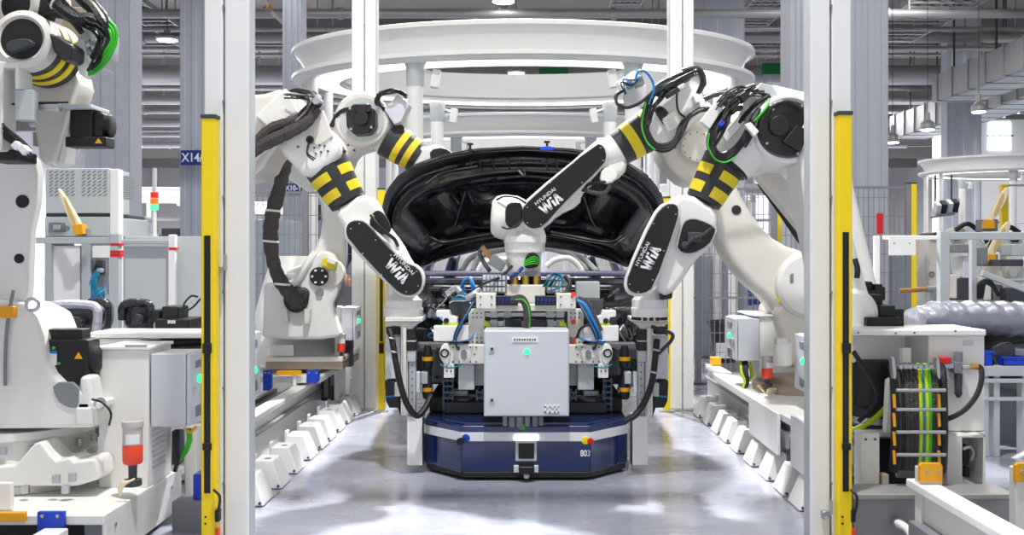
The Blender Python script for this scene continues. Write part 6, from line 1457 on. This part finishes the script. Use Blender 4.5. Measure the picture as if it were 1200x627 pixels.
fa = far_robot(1125, 13, .9, 'far white robot just right of the grey guard post', 1)
fb_ = far_robot(1190, 12, .8, 'far white robot at the right edge behind the guard frame', -1)
for pts, hold, Y_, lab in (([(1177,220),(1184,219),(1180,236),(1164,260),(1158,259),(1162,248)], [(1156,257),(1166,258),(1166,268),(1155,268)], 11.4, 'upper cream pointed blade of the far robots at the right'), ([(1180,258),(1187,262),(1178,280),(1164,302),(1156,303),(1162,286)], [(1156,298),(1168,298),(1167,306),(1156,307)], 11.2, 'lower cream pointed blade of the far robots at the right')):
    t = thing('gripper_paddle', P(1160, 300, Y_), lab, 'gripper blade', 'cream gripper blades'); blade(t, pts, Y_, hold)
    obj('mount', B().pbox(hold[0][0] - 4, hold[0][1], hold[0][0] + 14, hold[0][1] + 14, Y_ + .06, .2), 'mgrey', t, bevel=.01)
tw = thing('white_tower', P(1092, 345, 11.8), 'cream white arm housing with black cap just left of the right guard post', 'machine')
obj('housing', B().poly([(1085,280),(1092,275),(1104,275),(1112,290),(1112,340),(1084,340)], 11.8, 12.2, 1), 'cream', tw, bevel=.03)
obj('cap', B().poly([(1089,281),(1094,273),(1103,271),(1108,279)], 11.75, 12.2, 1), 'black', tw, bevel=.01)
obj('lifting_eye', B().torus(P(1092, 321, 11.78), (0,1,0), .025, .008), 'mgrey', tw)
obj('pedestal', B().pbox(1084, 340, 1112, 432, 11.85, .4), 'robot', tw, bevel=.02)
mc = thing('machine_rack', P(1160, 400, 10), 'grey machine rack of brackets and rails behind the guard frame at the right', 'machine')
for x0, y0, x1, y1, m_ in ((1118,322,1126,350,'cream'),(1128,300,1140,326,'cab'),(1122,326,1142,352,'dgrey'),(1146,324,1162,352,'cream'),(1164,326,1215,330,'panel'),(1164,334,1176,356,'mgrey'),(1180,338,1215,354,'dgrey'),(1150,290,1158,310,'mgrey'),(1172,304,1200,312,'dgrey'),(1186,286,1215,300,'panel'),(1120,286,1136,296,'mgrey')):
    obj('rack_module', B().pbox(x0, y0, x1, y1, 10.2 + random.random()*.3, .25), m_, mc, bevel=.012)
obj('rail', B().bar(P(1150, 320, 10), P(1225, 348, 10), .06, .06), 'panel', mc, bevel=.01)
obj('stand', B().pbox(1120, 352, 1230, 425, 10.3, .6), 'mgrey', mc, bevel=.01)
for k in range(3): obj('cable', B().ptube([(1142+k*4, 350, 9.95), (1148+k*3, 332, 9.9), (1160+k*2, 330+k*3, 9.9), (1170, 346, 9.95)], .02), 'cable', mc)
hp = thing('hanging_monitor_row', P(1108, 256, 20), 'tilted rack of dark units hanging below the far right ring canopy', 'hanging rack')
obj('tray', B().hexa([tuple(P(x, y, yy)) for x, y, yy in ((1090,254,20),(1119,250,20),(1125,233,20.6),(1097,236,20.6),(1090,256,20.1),(1119,252,20.1),(1125,235,20.7),(1097,238,20.7))]), 'mgrey', hp)
for k in range(4): obj('unit', B().obox(P(1098 + k*7, 244 - k, 20.1), (.09, .2, .22), Matrix.Rotation(.5, 3, 'X')), 'matte' if k % 2 else 'cab', hp, bevel=.01)
for q in (1096, 1115): obj('hanger', B().bar(P(q, 237, 20.5), P(q, 205, 20.5), .03, .03), 'dgrey', hp)
# cabinets, racks and conveyors deep in the hall
random.seed(11)
def rack(x, Y, w, h, label):
    t = thing('storage_rack', (x, Y, 0), label, 'rack', 'distant storage racks')
    for k in (0, 1): obj('upright', B().box(x + (w - .08)*k, x + (w - .08)*k + .08, Y, Y + .6, 0, h), 'alu', t)
    n_ = 4
    for j in range(n_): obj('rack_shelf', B().box(x, x + w, Y, Y + .8, .3 + j*(h - .4)/(n_-1), .36 + j*(h - .4)/(n_-1)), 'alu', t)
    for j in range(n_ - 1):
        xx = x + .15
        while xx < x + w - .5:
            ww = .3 + random.random()*.4; hh = .15 + random.random()*.3
            obj('carton', B().box(xx, xx + ww, Y + .05, Y + .6, .36 + j*(h - .4)/(n_-1), .36 + j*(h - .4)/(n_-1) + hh), random.choice(('white', 'cab', 'dgrey', 'mgrey', 'panel')), t, bevel=.01); xx += ww + .08
spots = ((-11.5, 31, 'distant rack of boxes left of the signal tower'), (-8.6, 33, 'distant rack of boxes behind the signal tower'), (-5.6, 30, 'distant rack of boxes behind the X10-Y7 column'), (3.9, 30, 'distant rack of boxes behind the right arm'), (6.8, 32, 'distant rack of boxes behind the right front post'), (9.6, 34, 'distant rack of boxes behind the yellow fence post'), (16, 34, 'distant rack of boxes beyond the right edge robots'))
for x, Y_, lab in spots: rack(x, Y_, 2.6, 2.5, lab)
# far strips of bright windowed offices
wn = 0
for x in (-20, -12, -4, 4, 12, 20):
    wn += 1; struct('window_%d' % wn, B().box(x - 3, x + 3, 89.9, 90, 1.0, 4.0), 'frame')
of = thing('office_block', P(1190, 200, 38), 'far office block with green-framed windows below the ducts at the right', 'building block')
obj('office_wall', B().box(X(1118,38), X(1260,38), 38, 40, 0, zat(140,38)), 'wall', of)
for k in range(4): obj('window', B().box(X(1158 + k*7,38), X(1163 + k*7,38), 37.95, 38, zat(176,38), zat(143,38)), 'agvlamp', of)
obj('mullion', B().box(X(1156,38), X(1187,38), 37.93, 37.96, zat(160,38), zat(158.5,38)), 'banner', of)

# ================================================================ worker behind the left fence
def person(x, y, rz):
    t = thing('person', (x, y, 0), 'person in navy work clothes standing behind the left robot arm, forearm bare', 'person')
    V = {'pelvis': (0,0,.93), 'waist': (0,.0,1.08), 'chest': (0,.0,1.28), 'neck0': (0,.0,1.45), 'neck': (0,-.01,1.52), 'head': (0,-.03,1.60), 'top': (0,-.02,1.70),
         'shl': (-.18,0,1.41), 'ell': (-.30,.02,1.14), 'wrl': (-.20,-.22,1.05), 'shr': (.18,0,1.41), 'elr': (.27,.04,1.13), 'wrr': (.22,-.18,1.02),
         'hpl': (-.10,0,.88), 'knl': (-.11,-.02,.49), 'anl': (-.12,.02,.09), 'tol': (-.13,-.14,.03), 'hpr': (.10,0,.88), 'knr': (.11,-.02,.49), 'anr': (.12,.02,.09), 'tor': (.13,-.14,.03)}
    rad = {'pelvis': .135, 'waist': .125, 'chest': .15, 'neck0': .075, 'neck': .052, 'head': .088, 'top': .07, 'shl': .068, 'ell': .044, 'wrl': .031, 'shr': .068, 'elr': .044, 'wrr': .031, 'hpl': .09, 'knl': .062, 'anl': .042, 'tol': .036, 'hpr': .09, 'knr': .062, 'anr': .042, 'tor': .036}
    E = [('pelvis','waist'),('waist','chest'),('chest','neck0'),('neck0','neck'),('neck','head'),('head','top'),('chest','shl'),('shl','ell'),('ell','wrl'),('chest','shr'),('shr','elr'),('elr','wrr'),('pelvis','hpl'),('hpl','knl'),('knl','anl'),('anl','tol'),('pelvis','hpr'),('hpr','knr'),('knr','anr'),('anr','tor')]
    for s, side in (('l', -1), ('r', 1)):
        w = Vector(V['wr' + s]); d = (w - Vector(V['el' + s])).normalized(); lat = Vector((0, 0, 1)).cross(d).normalized()
        V['pa' + s] = tuple(w + d*.075); rad['pa' + s] = .03; E.append(('wr' + s, 'pa' + s))
        for k in range(4):
            off = lat*(k - 1.5)*.02; L_ = (.062, .075, .07, .055)[k]
            for j in (1, 2, 3):
                V['f%d%d%s' % (k, j, s)] = tuple(w + d*(.075 + L_*j/3) + off - Vector((0, 0, .012*j))); rad['f%d%d%s' % (k, j, s)] = .009
            E += [('pa' + s, 'f%d1%s' % (k, s)), ('f%d1%s' % (k, s), 'f%d2%s' % (k, s)), ('f%d2%s' % (k, s), 'f%d3%s' % (k, s))]
        V['t1' + s] = tuple(w + d*.04 - lat*side*.035); V['t2' + s] = tuple(w + d*.075 - lat*side*.052); rad['t1' + s] = .011; rad['t2' + s] = .009
        E += [('wr' + s, 't1' + s), ('t1' + s, 't2' + s)]
    def skinned(name, keys, edges, grow, m, root):
        me = bpy.data.meshes.new(name); idx = {k: i for i, k in enumerate(keys)}
        me.from_pydata([V[k] for k in keys], [(idx[a], idx[b_]) for a, b_ in edges], [])
        o = bpy.data.objects.new(name, me); COL.objects.link(o)
        o.modifiers.new('skin', 'SKIN'); sub = o.modifiers.new('subdivision', 'SUBSURF'); sub.levels = 2; sub.render_levels = 2
        for k, i in idx.items():
            sv_ = me.skin_vertices[0].data[i]; sv_.radius = (rad[k]*grow, rad[k]*grow); sv_.use_root = (k == root)
        me.materials.append(M[m]); o.parent = t; WO[o] = WO[t]; return o
    skinned('body', list(V), E, 1.0, 'skin', 'pelvis')
    sk_ = ['waist','chest','neck0','shl','ell','shr','elr','pelvis']
    skinned('shirt', sk_, [('pelvis','waist'),('waist','chest'),('chest','neck0'),('chest','shl'),('shl','ell'),('chest','shr'),('shr','elr')], 1.12, 'workwear', 'chest')
    skinned('trousers', ['waist','pelvis','hpl','knl','anl','hpr','knr','anr'], [('waist','pelvis'),('pelvis','hpl'),('hpl','knl'),('knl','anl'),('pelvis','hpr'),('hpr','knr'),('knr','anr')], 1.13, 'workwear', 'pelvis')
    skinned('shoe', ['anl','tol'], [('anl','tol')], 1.25, 'matte', 'anl'); skinned('shoe', ['anr','tor'], [('anr','tor')], 1.25, 'matte', 'anr')
    hd = Vector((0, -.03, 1.61)); o3 = WO[t]
    obj('hair', B().ball(o3 + hd + Vector((0, .022, .035)), .102, (.92, 1.0, .95)), 'hair', t)
    obj('nose', B().lathe(o3 + hd + Vector((0, -.098, .0)), (0, -.5, -1), [(-.03, .006), (0, .012), (.012, .014), (.02, .004)], 10), 'skin', t)
    for k in (-1, 1):
        obj('eye', B().ball(o3 + hd + Vector((k*.032, -.088, .018)), .012, (1, .6, .7), 10), 'text', t)
        obj('ear', B().ball(o3 + hd + Vector((k*.092, .0, .0)), .026, (.4, .7, 1.1), 10), 'skin', t)
    obj('mouth', B().ball(o3 + hd + Vector((0, -.086, -.045)), .022, (1, .35, .25), 10), 'red', t)
    t.rotation_euler = (0, 0, rz)
person(-1.70, 11.3, 0.0)
# ================================================================ beam across the portal and bare area lights: two for the aisle shadows, the rest added as fill
pb_ = thing('portal_beam', (0, 4.55, 3.6), 'white beam across the tops of the two front portal posts, above the picture', 'beam')
obj('beam', B().box(-1.45, 1.45, 4.5, 4.6, 3.6, 3.75), 'frame', pb_, bevel=.006)
for x, y, z, sx, sy, e in ((0, 3.1, 9.0, .35, .35, 800), (0, 12.0, 8.4, .45, .35, 620),          # two hard lamps: they draw the shadows on the aisle
        (0, 1.2, 6.2, 3.0, 1.2, 35), (-3.4, 4.2, 6.4, 1.4, 2.2, 45), (3.4, 4.2, 6.4, 1.4, 2.2, 45),  # from here on added fill lights without fittings, brightening cell and hall
        (-5.2, 9.5, 6.4, 1.6, 2.2, 90), (5.2, 9.5, 6.4, 1.6, 2.2, 90), (0, 17, 6.6, 2, 2, 140), (-4.5, 17, 7.4, 2.4, 2.4, 230), (8, 20, 7.4, 2.4, 2.4, 520),
        (0, 36, 7.4, 3, 3, 2000), (-12, 42, 7.4, 3, 3, 4200), (14, 42, 7.4, 3, 3, 2500), (0, 65, 7.4, 4, 4, 6000), (-16, 58, 7.4, 4, 4, 5000), (-22, 66, 7.4, 4, 4, 5000), (22, 66, 7.4, 4, 4, 5000), (-16, 30, 7.4, 3, 3, 2500), (18, 28, 7.4, 3, 3, 1500)):
    a = area('hall_key_fill_light', x, y, z, sx, sy, e)
    if y == 12.0: a.rotation_euler = (R(-38), 0, 0); a.data.spread = R(84)      # an aimed flood lamp
